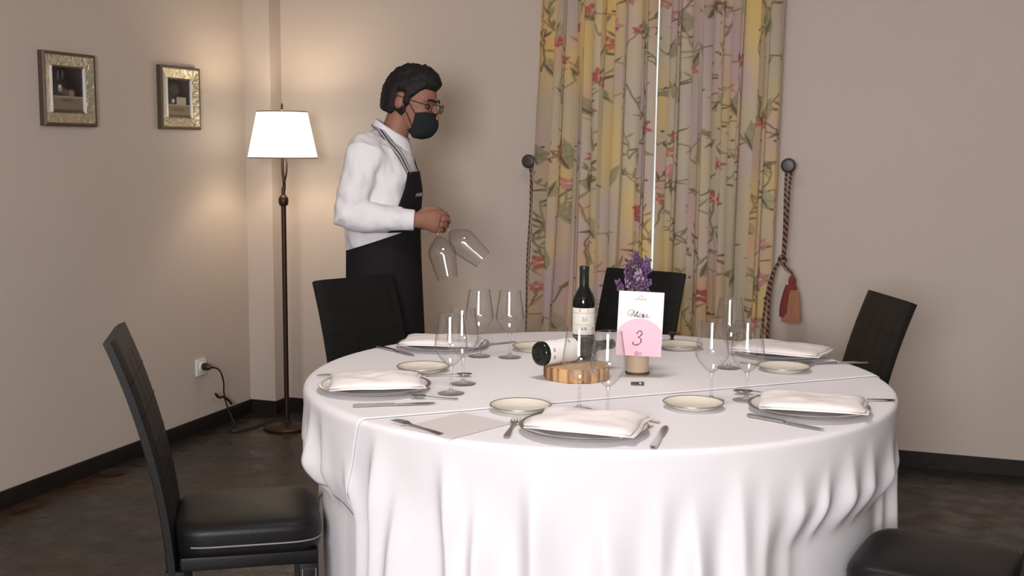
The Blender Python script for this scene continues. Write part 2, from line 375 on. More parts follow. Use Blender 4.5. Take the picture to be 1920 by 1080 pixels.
# ------------------------------------------------------------------ chairs
def make_chair(label):
    r = empty('dining_chair', (0,0,0), 0, label, 'chair', 'black leather dining chairs')
    SH, BTOP, W = .44, .942, .375
    # seat cushion, waterfall front, gently domed
    def seat_pt(th, k):
        return None
    n = 48; rings = []
    prof = [(.90, .352), (.965, .356), (.985, .372), (.99, .395), (1.0, .415), (.985, .428), (.94, .437), (.8, .443), (.5, .447), (.0, .449)]
    vs = []; fs = []
    for sc, z in prof:
        for i in range(n):
            a = 2*PI*i/n; c, q = math.cos(a), math.sin(a); e = 5.5
            x = .2*sc*math.copysign(abs(c)**(2/e), c); y = W/2*sc*math.copysign(abs(q)**(2/e), q)
            zz = z
            if x > .12 and z > .4: zz -= .012*((x-.12)/.08)**2
            vs.append((x+.005, y, zz))
    for k in range(len(prof)-1):
        for i in range(n): fs.append((k*n+i, k*n+(i+1) % n, (k+1)*n+(i+1) % n, (k+1)*n+i))
    fs.append(tuple(range(n-1, -1, -1)))
    b = MB(); b.add(vs, fs); seat = b.build('seat', LEATH, r, smooth=True, sharp=60)
    loop = []
    for i in range(65):
        a = 2*PI*i/64; c, q = math.cos(a), math.sin(a); e = 5.5
        x = .2*.995*math.copysign(abs(c)**(2/e), c)+.005; y = W/2*.995*math.copysign(abs(q)**(2/e), q)
        if x > -.15: loop.append((x, y, .385, i))
    pts = [p[:3] for p in loop if p[3] <= 32][::-1]
    pts2 = [p[:3] for p in loop if p[3] > 32]
    path = pts2+[p[:3] for p in loop if p[3] <= 32]
    MB().tube(path, .0022, 6).build('piping', STITCH, seat, smooth=True)
    MB().box((-.175, -W/2+.012, .318), (.19, W/2-.012, .356)).build('seat_rail', LEATH, r, bevel=.006)
    # curved back
    def back_x(z):
        t = max(0, (z-.30)/(BTOP-.30)); return -.195-.03*t-.115*t*t
    N = 22; T = .032; vs = []; fs = []
    nz = N
    for j in range(nz+1):
        z = .30+(BTOP-.30)*j/nz
        if j == nz: pass
        w2 = W/2*(1-.02*(j/nz)); x = back_x(z)
        dx = (back_x(z+.01)-back_x(z-.01))/.02; nx = 1/math.hypot(1, dx); nzv = -dx*nx
        m_ = 10
        for side in (1, -1):
            for i in range(m_+1):
                y = -w2+2*w2*i/m_
                yy = y if side > 0 else -y
                ed = min(1., (w2-abs(yy))/.012); th = T/2*(.55+.45*ed)
                vs.append((x+side*th*nx, yy, z+side*th*nzv))
    per = 22
    for j in range(nz):
        for i in range(per): fs.append((j*per+i, j*per+(i+1) % per, (j+1)*per+(i+1) % per, (j+1)*per+i))
    fs.append(tuple(range(per-1, -1, -1))); fs.append(tuple(nz*per+i for i in range(per)))
    b = MB(); b.add(vs, fs); back = b.build('backrest', LEATH, r, smooth=True, sharp=50)
    def on_back(y, z, off=.0157):
        dx = (back_x(z+.01)-back_x(z-.01))/.02; nx = 1/math.hypot(1, dx)
        return (back_x(z)+off*nx, y, z-off*dx*nx)
    for y in (-.14, -.047, .047, .14): MB().tube([on_back(y, .48+.405*k/10) for k in range(11)], .0009, 5).build('seam', SEAM, back, smooth=True)
    for z in (.56, .65, .74, .83): MB().tube([on_back(-.17+.34*k/4, z) for k in range(5)], .0009, 5).build('seam', SEAM, back, smooth=True)
    # legs with stitched edges
    for sx in (-1, 1):
        for sy in (-1, 1):
            cx = .163 if sx > 0 else -.188; cy = sy*(W/2-.027); h = .026
            lg = MB().box((cx-h, cy-h, 0), (cx+h, cy+h, .322)).build('leg', LEATH, r, bevel=.003)
            yy = cy+sy*(h+.0004)
            b = MB()
            b.tube([(cx-h+.008, yy, .004), (cx-h+.008, yy, .308), (cx+h-.008, yy, .308), (cx+h-.008, yy, .004)], .0014, 5)
            b.build('stitching', STITCH, lg)
    return r
proto = None
for x, y, a, lab in CHAIRS:
    if proto is None: proto = o = make_chair(lab)
    else: o = copy_tree(proto); o['label'] = lab
    o.location = (x, y, 0); o.rotation_euler = (0, 0, a)

# ------------------------------------------------------------------ floor lamp, socket and lead
LX, LY = -3.045, 5.225
lamp = empty('floor_lamp', (LX, LY, 0), 0, 'lit floor lamp with dark bronze pole and white tapered shade in the corner', 'lamp')
MB().lathe([(0, 0), (.118, 0), (.12, .008), (.112, .016), (.06, .024), (.026, .034), (.016, .05), (0, .05)], 48).build('base', BRONZE, lamp, smooth=True)
MB().lathe([(.0125, .045), (.0125, 1.17)], 20).build('pole', BRONZE, lamp, smooth=True)
MB().lathe([(.012, 1.145), (.022, 1.152), (.025, 1.165), (.025, 1.185), (.018, 1.196), (.010, 1.205), (.009, 1.24)], 24).build('collar', BRONZE, lamp, smooth=True)
neck = [(0, 0, 1.2), (.006, 0, 1.25), (.0, 0, 1.30), (-.002, 0, 1.36), (0, 0, 1.43)]
MB().tube(catmull(neck), .0075, 10).build('neck', BRONZE, lamp, smooth=True)
MB().tube(catmull([(0, 0, 1.24), (.012, -.006, 1.27), (.024, -.01, 1.31), (.028, -.01, 1.36), (.02, -.006, 1.40), (.004, 0, 1.42)]), .005, 8).build('swing_arm', BRONZE, lamp, smooth=True)
MB().lathe([(.012, 1.42), (.016, 1.425), (.016, 1.47), (.012, 1.475)], 16).build('bulb_holder', BRONZE, lamp, smooth=True)
SHADE = mat('lit_parchment_shade', (.85, .8, .7), .8, emit=(1.0, .90, .72), emit_s=2.8)
BULB = mat('lit_bulb', (1, .9, .75), .4, emit=(1., .8, .5), emit_s=6)
MB().ball((0, 0, 1.495), (.022, .022, .032)).build('bulb', BULB, lamp, smooth=True)
sb, stp, rb, rt_ = 1.390, 1.618, .172, .124
sh = MB().lathe([(rb, sb), (rt_, stp)], 64, cap=False).build('lamp_shade', SHADE, lamp, smooth=True, solid=.002)
RIMM = mat('shade_trim', (.20, .13, .07), .7)
for rr, zz in ((rb, sb), (rt_, stp)):
    MB().tube([(rr*math.cos(2*PI*k/64), rr*math.sin(2*PI*k/64), zz) for k in range(65)], .0032, 6).build('rim', RIMM, sh, smooth=True)
b = MB()
for k in range(3): b.tube([(0, 0, 1.612), (rt_*math.cos(k*2.094), rt_*math.sin(k*2.094), stp-.002)], .0022, 6)
b.lathe([(.003, 1.47), (.003, 1.63)], 8); b.build('shade_carrier', BRONZE, lamp)
MB().lathe([(.004, 1.622), (.009, 1.628), (.005, 1.636), (.007, 1.645), (.004, 1.656), (0, 1.662)], 16).build('finial', BRONZE, lamp, smooth=True)
pl = bpy.data.lights.new('lamp_bulb_light', 'POINT'); pl.energy = 8.5; pl.color = (1., .84, .64); pl.shadow_soft_size = .045
plo = bpy.data.objects.new('lamp_bulb_light', pl); COL.objects.link(plo); plo.location = (LX, LY, 1.532)

sock = empty('power_socket', (XL, 5.015, .332), 0, 'white square wall socket on the left wall', 'socket')
MB().box((0, -.042, -.042), (.012, .042, .042)).build('plate', PLASTIC, sock, bevel=.003)
MB().lathe([(.026, 0), (.026, .004), (.022, .006), (0, .006)], 24, Matrix.Translation((.012, 0, 0)) @ Matrix.Rotation(PI/2, 4, 'Y')).build('insert', PLASTIC, sock, smooth=True)
lead = empty('power_lead', (XL, 5.015, 0), 0, 'black power lead hanging from the wall socket to the floor', 'cord')
MB().lathe([(.018, .012), (.020, .03), (.016, .045), (.007, .06), (0, .062)], 16, Matrix.Translation((.006, .004, .335)) @ Matrix.Rotation(PI/2, 4, 'Y')).build('plug', BLACKP, lead, smooth=True)
MB().tube(catmull([(.066, .006, .335), (.075, .06, .31), (.062, .115, .24), (.04, .15, .17), (.04, .175, .10), (.06, .18, .045), (.09, .16, .008), (.14, .04, .006), (.19, .06, .006), (.22, .2, .006), (.24, .3, .006)]), .0042, 8).build('cable', BLACKP, lead, smooth=True)
MB().tube(catmull([(.035, .08, .18), (.036, .11, .155), (.037, .15, .150), (.04, .19, .125), (.043, .215, .10)]), .0065, 8).build('cable_tie', BLACKP, lead, smooth=True)

# ------------------------------------------------------------------ pictures
def vcol_grid(name, fn, cfn, nu, nv, material, parent=None, smooth=True):
    b = MB().grid(fn, nu, nv)
    me = bpy.data.meshes.new(name); me.from_pydata(b.v, [], b.f); me.materials.append(material)
    at = me.color_attributes.new('print', 'FLOAT_COLOR', 'POINT')
    arr = np.ones((nv, nu, 4), dtype=np.float32); arr[:, :, :3] = cfn(nu, nv)
    at.data.foreach_set('color', arr.ravel())
    if smooth:
        for p in me.polygons: p.use_smooth = True
    o = bpy.data.objects.new(name, me); COL.objects.link(o)
    if parent: o.parent = parent
    return o
PAINT = mat_vcol('oil_paint', .35)
def gold_mat():
    m = mat('gilt_frame', (.52, .47, .36), .30, metal=.85, noise_amt=.45, noise_scale=55, bump=1., bump_scale=48); return m
GILT = gold_mat(); GILTD = mat('dark_gilt_edge', (.10, .07, .05), .45, metal=.4); SLIP = mat('silver_slip', (.80, .77, .74), .35, metal=.2)
def still_life(kind):
    def c(nu, nv):
        U, V = np.meshgrid(np.linspace(0, 1, nu), np.linspace(0, 1, nv))
        A = np.zeros((nv, nu, 3)); A[:] = (.028, .022, .022)
        A[:] += .018*np.sin(U*5+V*3)[..., None]*np.array((1, 1, 1.1))
        t = .36 if kind == 0 else .34
        A[V < t] = (.20, .15, .10)
        A[(V < t) & (V > t-.04)] = (.30, .25, .18)
        A[V < .07] = (.10, .075, .055)
        def el(cx, cy, rx, ry, col):
            d = ((U-cx)/rx)**2+((V-cy)/ry)**2; k = np.clip(1.3-d, 0, 1)[..., None]; A[:] = A*(1-k)+np.array(col)*k
        if kind == 0:
            el(.30, .52, .07, .09, (.30, .27, .25)); el(.28, .56, .03, .03, (.75, .72, .68)); el(.25, .8, .03, .12, (.11, .10, .13)); el(.38, .82, .025, .11, (.11, .10, .13))
            el(.62, .42, .10, .09, (.22, .17, .12)); el(.45, .44, .12, .08, (.12, .08, .06)); el(.5, .27, .2, .04, (.13, .10, .07))
        else:
            k = (U > .44) & (U < .8) & (V > .34) & (V < .52); A[k] = (.38, .33, .24); el(.3, .42, .06, .06, (.5, .46, .42)); el(.5, .2, .3, .04, (.14, .10, .08)); el(.35, .72, .2, .16, (.05, .045, .05))
        return A
    return c
def picture(yc, zc, wd, ht, rail, label, kind, tilt):
    r = empty('framed_picture', (XL, yc, zc), 0, label, 'picture', 'small gilt framed still lifes on the left wall'); r.rotation_euler = (tilt, 0, 0)
    W2, H2 = wd/2, ht/2; iw, ih = W2-rail, H2-rail
    secs = [(0., .0), (0., .022), (.006, .028), (.014, .026), (rail*.55, .020), (rail*.88, .013), (rail, .010), (rail, .0)]
    cor = [(-W2, -H2), (W2, -H2), (W2, H2), (-W2, H2)]; sg = [(1, 1), (-1, 1), (-1, -1), (1, -1)]
    for k in range(4):
        a, c = k, (k+1) % 4
        for nm, s0, s1, mt_ in (('edge', 0, 3, GILTD), ('rail', 3, 7, GILT)):
            vs = []; fs = []
            ss = secs[s0:s1+1]; n = len(ss)
            for q in (a, c):
                for d, h in ss: vs.append((h, cor[q][0]+sg[q][0]*d, cor[q][1]+sg[q][1]*d))
            for i in range(n-1): fs.append((i, i+1, n+i+1, n+i))
            MB().add(vs, fs).build(nm, mt_, r)
    sl = MB(); t = .012
    for lo, hi in (((0.004, -iw-.002, -ih), (.016, -iw+t*.7, ih)), ((.004, iw-t*.7, -ih), (.016, iw+.002, ih))): MB().box(lo, hi).build('slip', SLIP, r, bevel=.002)
    for lo, hi in (((0.004, -iw, -ih-.002), (.012, iw, -ih+t*.5)), ((.004, -iw, ih-t*.5), (.012, iw, ih+.002))): MB().box(lo, hi).build('slip', GILTD, r, bevel=.002)
    vcol_grid('painting', lambda u, v: (.006, (-iw+2*iw*u), -ih+2*ih*v), still_life(kind), 60, 80, PAINT, r)
    MB().box((0, -W2+.01, -H2+.01), (.004, W2-.01, H2-.01)).build('backing', GILTD, r)
picture(4.10, 1.677, .325, .305, .057, 'gilt framed still life further from the lamp, with a bright glass on a table', 0, 0)
picture(4.883, 1.674, .318, .300, .057, 'gilt framed still life nearer the lamp, with a pale block on a table', 1, .0)

# ------------------------------------------------------------------ curtains
def fabric(nu, nv, U, V, seed):
    R = random.Random(seed); X, Y = np.meshgrid(np.linspace(0, U, nu), np.linspace(0, V, nv))
    A = np.zeros((nv, nu, 3)); A[:] = (.54, .45, .33)
    def blob(cx, cy, rx, ry, col, k=1.):
        d = ((X-cx)/rx)**2+((Y-cy)/ry)**2; m = (np.exp(-d)*k)[..., None]; A[:] = A*(1-m)+np.array(col)*m
    for _ in range(26): blob(R.uniform(0, U), R.uniform(0, V), R.uniform(.04, .10), R.uniform(.12, .3), (.73, .50, .19), .95)
    for _ in range(30): blob(R.uniform(0, U), R.uniform(0, V), R.uniform(.04, .09), R.uniform(.07, .18), (.55, .40, .41), .8)
    for _ in range(14): blob(R.uniform(0, U), R.uniform(0, V), R.uniform(.03, .07), R.uniform(.05, .12), (.66, .36, .24), .6)
    sx, sy = (nu-1)/U, (nv-1)/V
    def stamp(cx, cy, r, fn):
        i0, i1 = max(0, int((cx-r)*sx)), min(nu, int((cx+r)*sx)+2); j0, j1 = max(0, int((cy-r)*sy)), min(nv, int((cy+r)*sy)+2)
        if i0 >= i1 or j0 >= j1: return
        fn(A[j0:j1, i0:i1], X[j0:j1, i0:i1]-cx, Y[j0:j1, i0:i1]-cy)
    def put(a, m, col):
        m = np.clip(m, 0, 1)[..., None]; a[:] = a*(1-m)+np.array(col)*m
    def leaf(cx, cy, ang, L, wd, col, k=.9):
        c, s_ = math.cos(ang), math.sin(ang)
        def f(a, x, y):
            p = x*c+y*s_; q = -x*s_+y*c; t = np.clip(p/L, 0, 1); h = wd*np.sin(PI*t**.8)
            ins = (p > 0) & (p < L)
            put(a, np.where(ins, np.clip((h-np.abs(q))/.003+.4, 0, 1), 0)*k, col)
            put(a, np.where(ins & (h > .006), np.clip((.002-np.abs(q))/.002, 0, 1), 0)*.5, tuple(v*.5 for v in col))
        stamp(cx, cy, L+.01, f)
    def line(pts, wd, col):
        for k in range(len(pts)-1):
            (x0, y0), (x1, y1) = pts[k], pts[k+1]; n = max(2, int(math.hypot(x1-x0, y1-y0)/.004))
            for q in range(n):
                t = q/n; stamp(x0+(x1-x0)*t, y0+(y1-y0)*t, wd+.004, lambda a, x, y: put(a, np.clip((wd-np.hypot(x, y))/.003+.6, 0, 1)*.85, col))
    OL = [(.20, .17, .075), (.26, .21, .10), (.15, .12, .06), (.30, .26, .15)]
    RD = [(.42, .09, .085), (.46, .15, .11), (.50, .24, .20)]
    def lily(cx, cy, r, rot):
        col = R.choice(RD)
        for k in range(6):
            leaf(cx, cy, rot+k*PI/3+R.uniform(-.2, .2), r*R.uniform(.75, 1.05), r*.25, tuple(c*R.uniform(.8, 1.25) for c in col), .85)
        for k in range(3): leaf(cx, cy, rot+R.uniform(0, 6.28), r*.6, r*.08, (.66, .36, .30), .8)
        stamp(cx, cy, r*.3, lambda a, x, y: put(a, (r*.15-np.hypot(x, y))/.004, (.72, .52, .36)))
    ny = int(V/.20)
    for j in range(ny+1):
        for i in range(int(U/.25)+2):
            cx = (i+.5*(j % 2))*.25+R.uniform(-.06, .06)-.1; cy = j*.20+R.uniform(-.06, .06)
            for br in range(2):
                pts = [(cx, cy)]; ang = PI/2+R.uniform(-1.2, 1.2)
                for q in range(10):
                    ang += R.uniform(-.4, .4); x, y = pts[-1]; pts.append((x+.020*math.cos(ang), y+.020*math.sin(ang)))
                line(pts, .0028, R.choice([(.24, .16, .09), (.30, .22, .13), (.17, .12, .07)]))
                for q in range(1, 10):
                    if R.random() < .48: leaf(pts[q][0], pts[q][1], ang+R.choice((-1, 1))*R.uniform(.4, 1.5), R.uniform(.03, .075), R.uniform(.003, .0072), R.choice(OL))
                if R.random() < .36: lily(pts[-1][0], pts[-1][1], R.uniform(.034, .052), R.uniform(0, 1))
            if R.random() < .75:
                a2 = R.uniform(.8, 2.4); leaf(cx+.04, cy-.03, a2, R.uniform(.10, .16), R.uniform(.020, .032), R.choice([(.36, .32, .20), (.42, .37, .25), (.30, .27, .16)]), .8)
                leaf(cx+.04, cy-.03, a2+.25, R.uniform(.07, .12), .005, (.14, .10, .06), .9)
            for q in range(2):
                dx, dy = R.uniform(-.1, .1), R.uniform(-.1, .1); cc = R.choice([(.16, .11, .07), (.22, .15, .08)])
                stamp(cx+dx, cy+dy, .014, lambda a_, x, y: put(a_, (.007-np.hypot(x, y))/.003, cc))
    return A
CURT = mat_vcol('floral_curtain_fabric', .9, translucent=.28)
CZ0, CZ1 = .03, 2.42
def curtain(xa, xb, inner, label, seed, phase):
    NU, NV = 320, 620; kf = 5.6
    R = random.Random(seed); amps = np.array([R.uniform(.6, 1.2) for _ in range(12)]); ofs = np.array([R.uniform(-.5, .5) for _ in range(12)])
    u, v = np.meshgrid(np.linspace(0, 1, NU), np.linspace(0, 1, NV))
    kk = np.linspace(0, 1, 12); ph = (u*kf+.22*np.interp(u, kk, ofs)+.05*np.sin(v*4+u*9))*2*PI+phase
    amp = .054*np.interp(u, kk, amps)*(.82+.18*np.sin(v*3+u*11))
    edge = np.minimum(1, np.minimum(u, 1-u)/.05)
    x = xa+(xb-xa)*u+.020*np.sin(2*ph)*edge
    x = x-.016*(1-v)-(.078*(1-v)*(1-u) if inner > 0 else .016*(1-v)*u)
    y = 5.478-amp*np.sin(ph)*(.35+.65*edge)-.010*np.sin(2.3*ph+v*4)*edge+.004*np.sin(v*17+u*23)
    z = CZ0+(CZ1-CZ0)*v
    me = bpy.data.meshes.new('curtain')
    me.from_pydata(np.stack([x, y, z], -1).reshape(-1, 3).tolist(), [], [(j*NU+i, j*NU+i+1, (j+1)*NU+i+1, (j+1)*NU+i) for j in range(NV-1) for i in range(NU-1)])
    me.materials.append(CURT); at = me.color_attributes.new('print', 'FLOAT_COLOR', 'POINT'); arr = np.ones((NV, NU, 4), dtype=np.float32)
    A = fabric(NU, NV, 1.0, CZ1-CZ0, seed)
    if inner > 0: A[:, -4:] = (.86, .86, .86)
    else: A[:, :2] = (.80, .80, .78)
    arr[:, :, :3] = A; at.data.foreach_set('color', arr.ravel()); me.polygons.foreach_set('use_smooth', [True]*len(me.polygons))
    o = bpy.data.objects.new('curtain', me); COL.objects.link(o)
    return tag(o, label, 'curtain', 'floral curtains closed over the window')
curtain(-1.752, -1.196, 1, 'floral curtain panel on the left, nearer the waiter', 3, .4)
curtain(-1.185, -.618, -1, 'floral curtain panel on the right, beside the tassel', 5, 2.0)
rod = empty('curtain_rod', (-1.21, 5.485, CZ1), 0, 'dark curtain rod above both floral curtains', 'curtain rod')
MB().tube([(-.72, 0, .02), (.72, 0, .02)], .014, 16).build('pole', IRON, rod, smooth=True)
for s_ in (-1, 1):
    MB().ball((.74*s_, 0, .02), .026).build('finial', IRON, rod, smooth=True)
    MB().tube([(.66*s_, 0, .02), (.66*s_, .115, .02)], .009, 10).build('bracket', IRON, rod, smooth=True)

# hold-back knobs, ropes and tassel
def holdback(x, z, label):
    r = empty('holdback_knob', (x, YB, z), 0, label, 'curtain hook', 'curtain holdback knobs')
    R_ = Matrix.Rotation(PI/2, 4, 'X')
    MB().lathe([(0, 0), (.018, 0), (.018, .006), (.009, .01), (.009, .13), (.012, .13)], 20, R_).build('stem', IRON, r, smooth=True)
    MB().lathe([(.010, .128), (.029, .13), (.0335, .136), (.0335, .142), (.028, .148), (.021, .149), (0, .150)], 32, R_).build('disc', IRON, r, smooth=True)
    return r
HX, HZ, HLX = -.579, 1.376, -1.822
holdback(HX, HZ, 'round grey holdback knob on the wall right of the curtains')
holdback(HLX, HZ+.006, 'round grey holdback knob on the wall left of the curtains')
def rope_mat():
    m = bpy.data.materials.new('twisted_rope'); m.use_nodes = True; nt = m.node_tree; b = nt.nodes['Principled BSDF']; b.inputs['Roughness'].default_value = .8
    tc = nt.nodes.new('ShaderNodeTexCoord'); wv = nt.nodes.new('ShaderNodeTexWave'); wv.bands_direction = 'DIAGONAL'; wv.inputs['Scale'].default_value = 22
    nt.links.new(tc.outputs['Object'], wv.inputs['Vector']); cr = nt.nodes.new('ShaderNodeValToRGB'); e = cr.color_ramp.elements
    e[0].position = .45; e[0].color = (.030, .018, .016, 1); e[1].position = .55; e[1].color = (.26, .13, .09, 1); nt.links.new(wv.outputs[0], cr.inputs[0])
    nt.links.new(cr.outputs[0], b.inputs['Base Color']); return m
ROPE = rope_mat()
TAS_R = mat('red_tassel_yarn', (.20, .035, .028), .85, noise_amt=.35, noise_scale=120, bump=.5, bump_scale=200)
TAS_T = mat('tan_tassel_yarn', (.38, .17, .095), .85, noise_amt=.3, noise_scale=150, bump=.5, bump_scale=260)
tb = empty('rope_tieback', (HX, 5.455, 0), 0, 'brown twisted rope tieback with knot hanging from the right knob', 'tieback')
KN = (-.012, 0, .945)
MB().tube(catmull([(-.010, .045, HZ-.012), (-.011, .03, HZ-.03), (-.009, .0, 1.25), (-.008, 0, 1.1), (-.010, 0, .96)]), .0062, 8).build('rope', ROPE, tb, smooth=True)
MB().tube(catmull([(.010, .045, HZ-.012), (.011, .03, HZ-.03), (.007, .0, 1.25), (.004, 0, 1.1), (-.004, 0, .96)]), .0062, 8).build('rope', ROPE, tb, smooth=True)
MB().tube(catmull([(-.026, 0, .952), (-.012, -.012, .965), (.004, -.004, .95), (-.004, -.012, .93), (-.022, -.008, .935), (-.024, .004, .95), (-.006, .01, .955)]), .0075, 8).build('knot', ROPE, tb, smooth=True)
MB().tube(catmull([(-.02, 0, .945), (-.045, 0, .90), (-.06, .0, .82), (-.066, 0, .72), (-.068, 0, .6), (-.075, 0, .45), (-.09, 0, .33)]), .0068, 8).build('rope', ROPE, tb, smooth=True)
MB().tube(catmull([(-.024, .006, .945), (-.056, .006, .88), (-.078, .004, .78), (-.088, 0, .68), (-.097, 0, .58), (-.10, 0, .45), (-.09, 0, .33)]), .0062, 8).build('rope', ROPE, tb, smooth=True)
MB().tube(catmull([(-.012, -.004, .93), (.004, -.008, .905), (.028, -.008, .89), (.034, -.006, .878)]), .005, 8).build('cord_loop', ROPE, tb, smooth=True)
MB().tube(catmull([(-.006, 0, .93), (.014, 0, .91), (.030, 0, .893), (.037, -.002, .876)]), .005, 8).build('cord_loop', ROPE, tb, smooth=True)
ts = empty('tassel', (HX+.036, 5.452, .665), 0, 'dark red and tan tassel hanging below the rope knot', 'tassel')
MB().lathe([(0, .215), (.008, .212), (.016, .198), (.018, .18), (.015, .172), (.022, .162), (.025, .148), (0, .146)], 20).build('head', TAS_R, ts, smooth=True)
b = MB(); N = 56
vs = []; fs = []
prof = [(.024, .15), (.030, .13), (.034, .10), (.037, .06), (.040, .02), (.041, 0), (0, .004)]
for k, (rr, z) in enumerate(prof):
    for i in range(N): 
        q = rr*(1+(.07 if i % 2 else -.03)); vs.append((q*math.cos(2*PI*i/N), .8*q*math.sin(2*PI*i/N), z-(.004*((i*7) % 5)/5 if k == 5 else 0)))
for k in range(len(prof)-1):
    for i in range(N): fs.append((k*N+i, k*N+(i+1) % N, (k+1)*N+(i+1) % N, (k+1)*N+i))
b.add(vs, fs).build('skirt', TAS_T, ts, smooth=True)
b = MB()
for i in range(9):
    a = PI*.80+PI*.55*i/8; b.tube(catmull([(.024*math.cos(a), .02*math.sin(a), .165), (.034*math.cos(a), .028*math.sin(a), .13), (.042*math.cos(a)-.004, .034*math.sin(a), .07), (.043*math.cos(a)-.004, .035*math.sin(a), .02+.01*(i % 3))]), .006, 6)
b.build('outer_fringe', TAS_R, ts, smooth=True)
tb2 = empty('rope_tieback', (HLX, 5.455, 0), 0, 'thin rope tieback hanging from the left knob along the curtain edge', 'tieback')
MB().tube(catmull([(.002, .045, HZ-.01), (.005, .035, HZ-.04), (.008, .02, 1.27), (.004, .03, 1.16), (-.002, .03, 1.04), (-.010, .03, .90), (-.012, .03, .7), (-.012, .03, .4)]), .0042, 8).build('rope', ROPE, tb2, smooth=True)
MB().tube(catmull([(-.004, .045, HZ-.01), (.0, .036, HZ-.04), (.014, .03, 1.25), (.012, .04, 1.1), (.002, .04, .95), (-.006, .04, .7), (-.012, .03, .4)]), .0042, 8).build('rope', ROPE, tb2, smooth=True)

# ------------------------------------------------------------------ wine glasses
def make_glass():
    r = empty('wine_glass', (0,0,0), 0, 'x', 'wine glass')
    MB().lathe([(0, 0), (.037, 0), (.038, .001), (.036, .0022), (.02, .0045), (.009, .008), (.0055, .013)], 40).build('foot', GLASS, r, smooth=True, sharp=60)
    MB().lathe([(.0055, .013), (.0042, .022), (.0038, .045), (.0045, .07), (.0075, .080)], 20, cap=False).build('stem', GLASS, r, smooth=True)
    MB().lathe([(0, .078), (.0075, .080), (.018, .088), (.034, .106), (.043, .121), (.0465, .131), (.0462, .138), (.0435, .16), (.039, .19), (.0345, .222)], 48, cap=False).build('bowl', GLASS, r, smooth=True, sharp=60)
    MB().tube([(.0345*math.cos(2*PI*k/48), .0345*math.sin(2*PI*k/48), .222) for k in range(49)], .0009, 6).build('rim', GLASS, r, smooth=True)
    return r
GL = [(-.837, 2.955, 'front left one of the two wine glasses behind the nearest plate'), (-.748, 2.911, 'front right one of the two wine glasses behind the nearest plate'),
      (-1.227, 3.008, 'nearer of the two wine glasses beside the left plate'), (-1.245, 3.145, 'farther of the two wine glasses beside the left plate'),
      (-1.363, 3.589, 'left one of two wine glasses before the curtain edge, behind the toppled bottle'), (-1.262, 3.606, 'right one of two wine glasses before the curtain edge, behind the toppled bottle'),
      (-.528, 3.202, 'left one of the three clustered wine glasses at right, near side'), (-.436, 3.237, 'right one of the three clustered wine glasses at right, near side'),
      (-.554, 3.683, 'rear middle one of the three clustered wine glasses at right')]
g0 = make_glass()
for k, (x, y, lab) in enumerate(GL):
    o = g0 if k == 0 else copy_tree(g0)
    o.location = (x, y, ztab(x, y)); o['label'] = lab; o['group'] = 'wine glasses on the table'

# ------------------------------------------------------------------ plates and napkins
def make_charger():
    r = empty('dinner_plate', (0,0,0), 0, 'x', 'plate')
    MB().lathe([(0, .004), (.085, .004), (.09, 0), (.098, 0), (.105, .004), (.154, .0135), (.158, .0155), (.1575, .0175), (.15, .0170), (.112, .0085), (.1, .0072), (0, .0072)], 72).build('dish', CHINA, r, smooth=True, sharp=60)
    MB().lathe([(.1535, .0128), (.160, .0150), (.1605, .0168), (.1575, .0182), (.150, .0176), (.1505, .0166)], 72, cap=False).build('rim', SILVER, r, smooth=True, sharp=60)
    return r
def make_bread():
    r = empty('bread_plate', (0,0,0), 0, 'x', 'plate')
    MB().lathe([(0, .003), (.048, .003), (.05, 0), (.055, 0), (.058, .003), (.079, .0125), (.0815, .0150), (.080, .0165), (.074, .0150), (.058, .0075), (0, .006)], 56).build('dish', CREAM, r, smooth=True, sharp=60)
    MB().lathe([(.079, .0122), (.0825, .0146), (.0818, .0168), (.0785, .0166)], 56, cap=False).build('rim', mat('worn_pewter_rim', (.42, .40, .37), .35, metal=.7), r, smooth=True)
    return r
CH = [(-.762, 2.735, 'dinner plate with silver rim nearest the camera'), (-.262, 3.165, 'dinner plate with silver rim at the right of the table'),
      (-1.452, 2.985, 'dinner plate with silver rim at the left edge of the table'), (-1.545, 3.715, 'dinner plate in front of the chair by the waiter'),
      (-.425, 3.985, 'dinner plate at the far right, half hidden under its napkin')]
c0 = make_charger()
for k, (x, y, lab) in enumerate(CH):
    o = c0 if k == 0 else copy_tree(c0); o.location = (x, y, ztab(x, y)); o['label'] = lab; o['group'] = 'dinner plates'
BRD = [(-.983, 2.898, 'small cream bread plate left of the nearest place setting'), (-.558, 3.097, 'small cream bread plate between the nearest and the right place settings'),
       (-.386, 3.705, 'small cream bread plate in front of the far right napkin'), (-1.225, 3.775, 'small cream bread plate behind the toppled bottle'),
       (-.775, 3.992, 'small cream bread plate right of the table card, in front of the rear chair'), (-1.435, 3.29, 'small cream bread plate behind the left dinner plate')]
b0 = make_bread()
for k, (x, y, lab) in enumerate(BRD):
    o = b0 if k == 0 else copy_tree(b0); o.location = (x, y, ztab(x, y)); o['label'] = lab; o['group'] = 'cream bread plates'

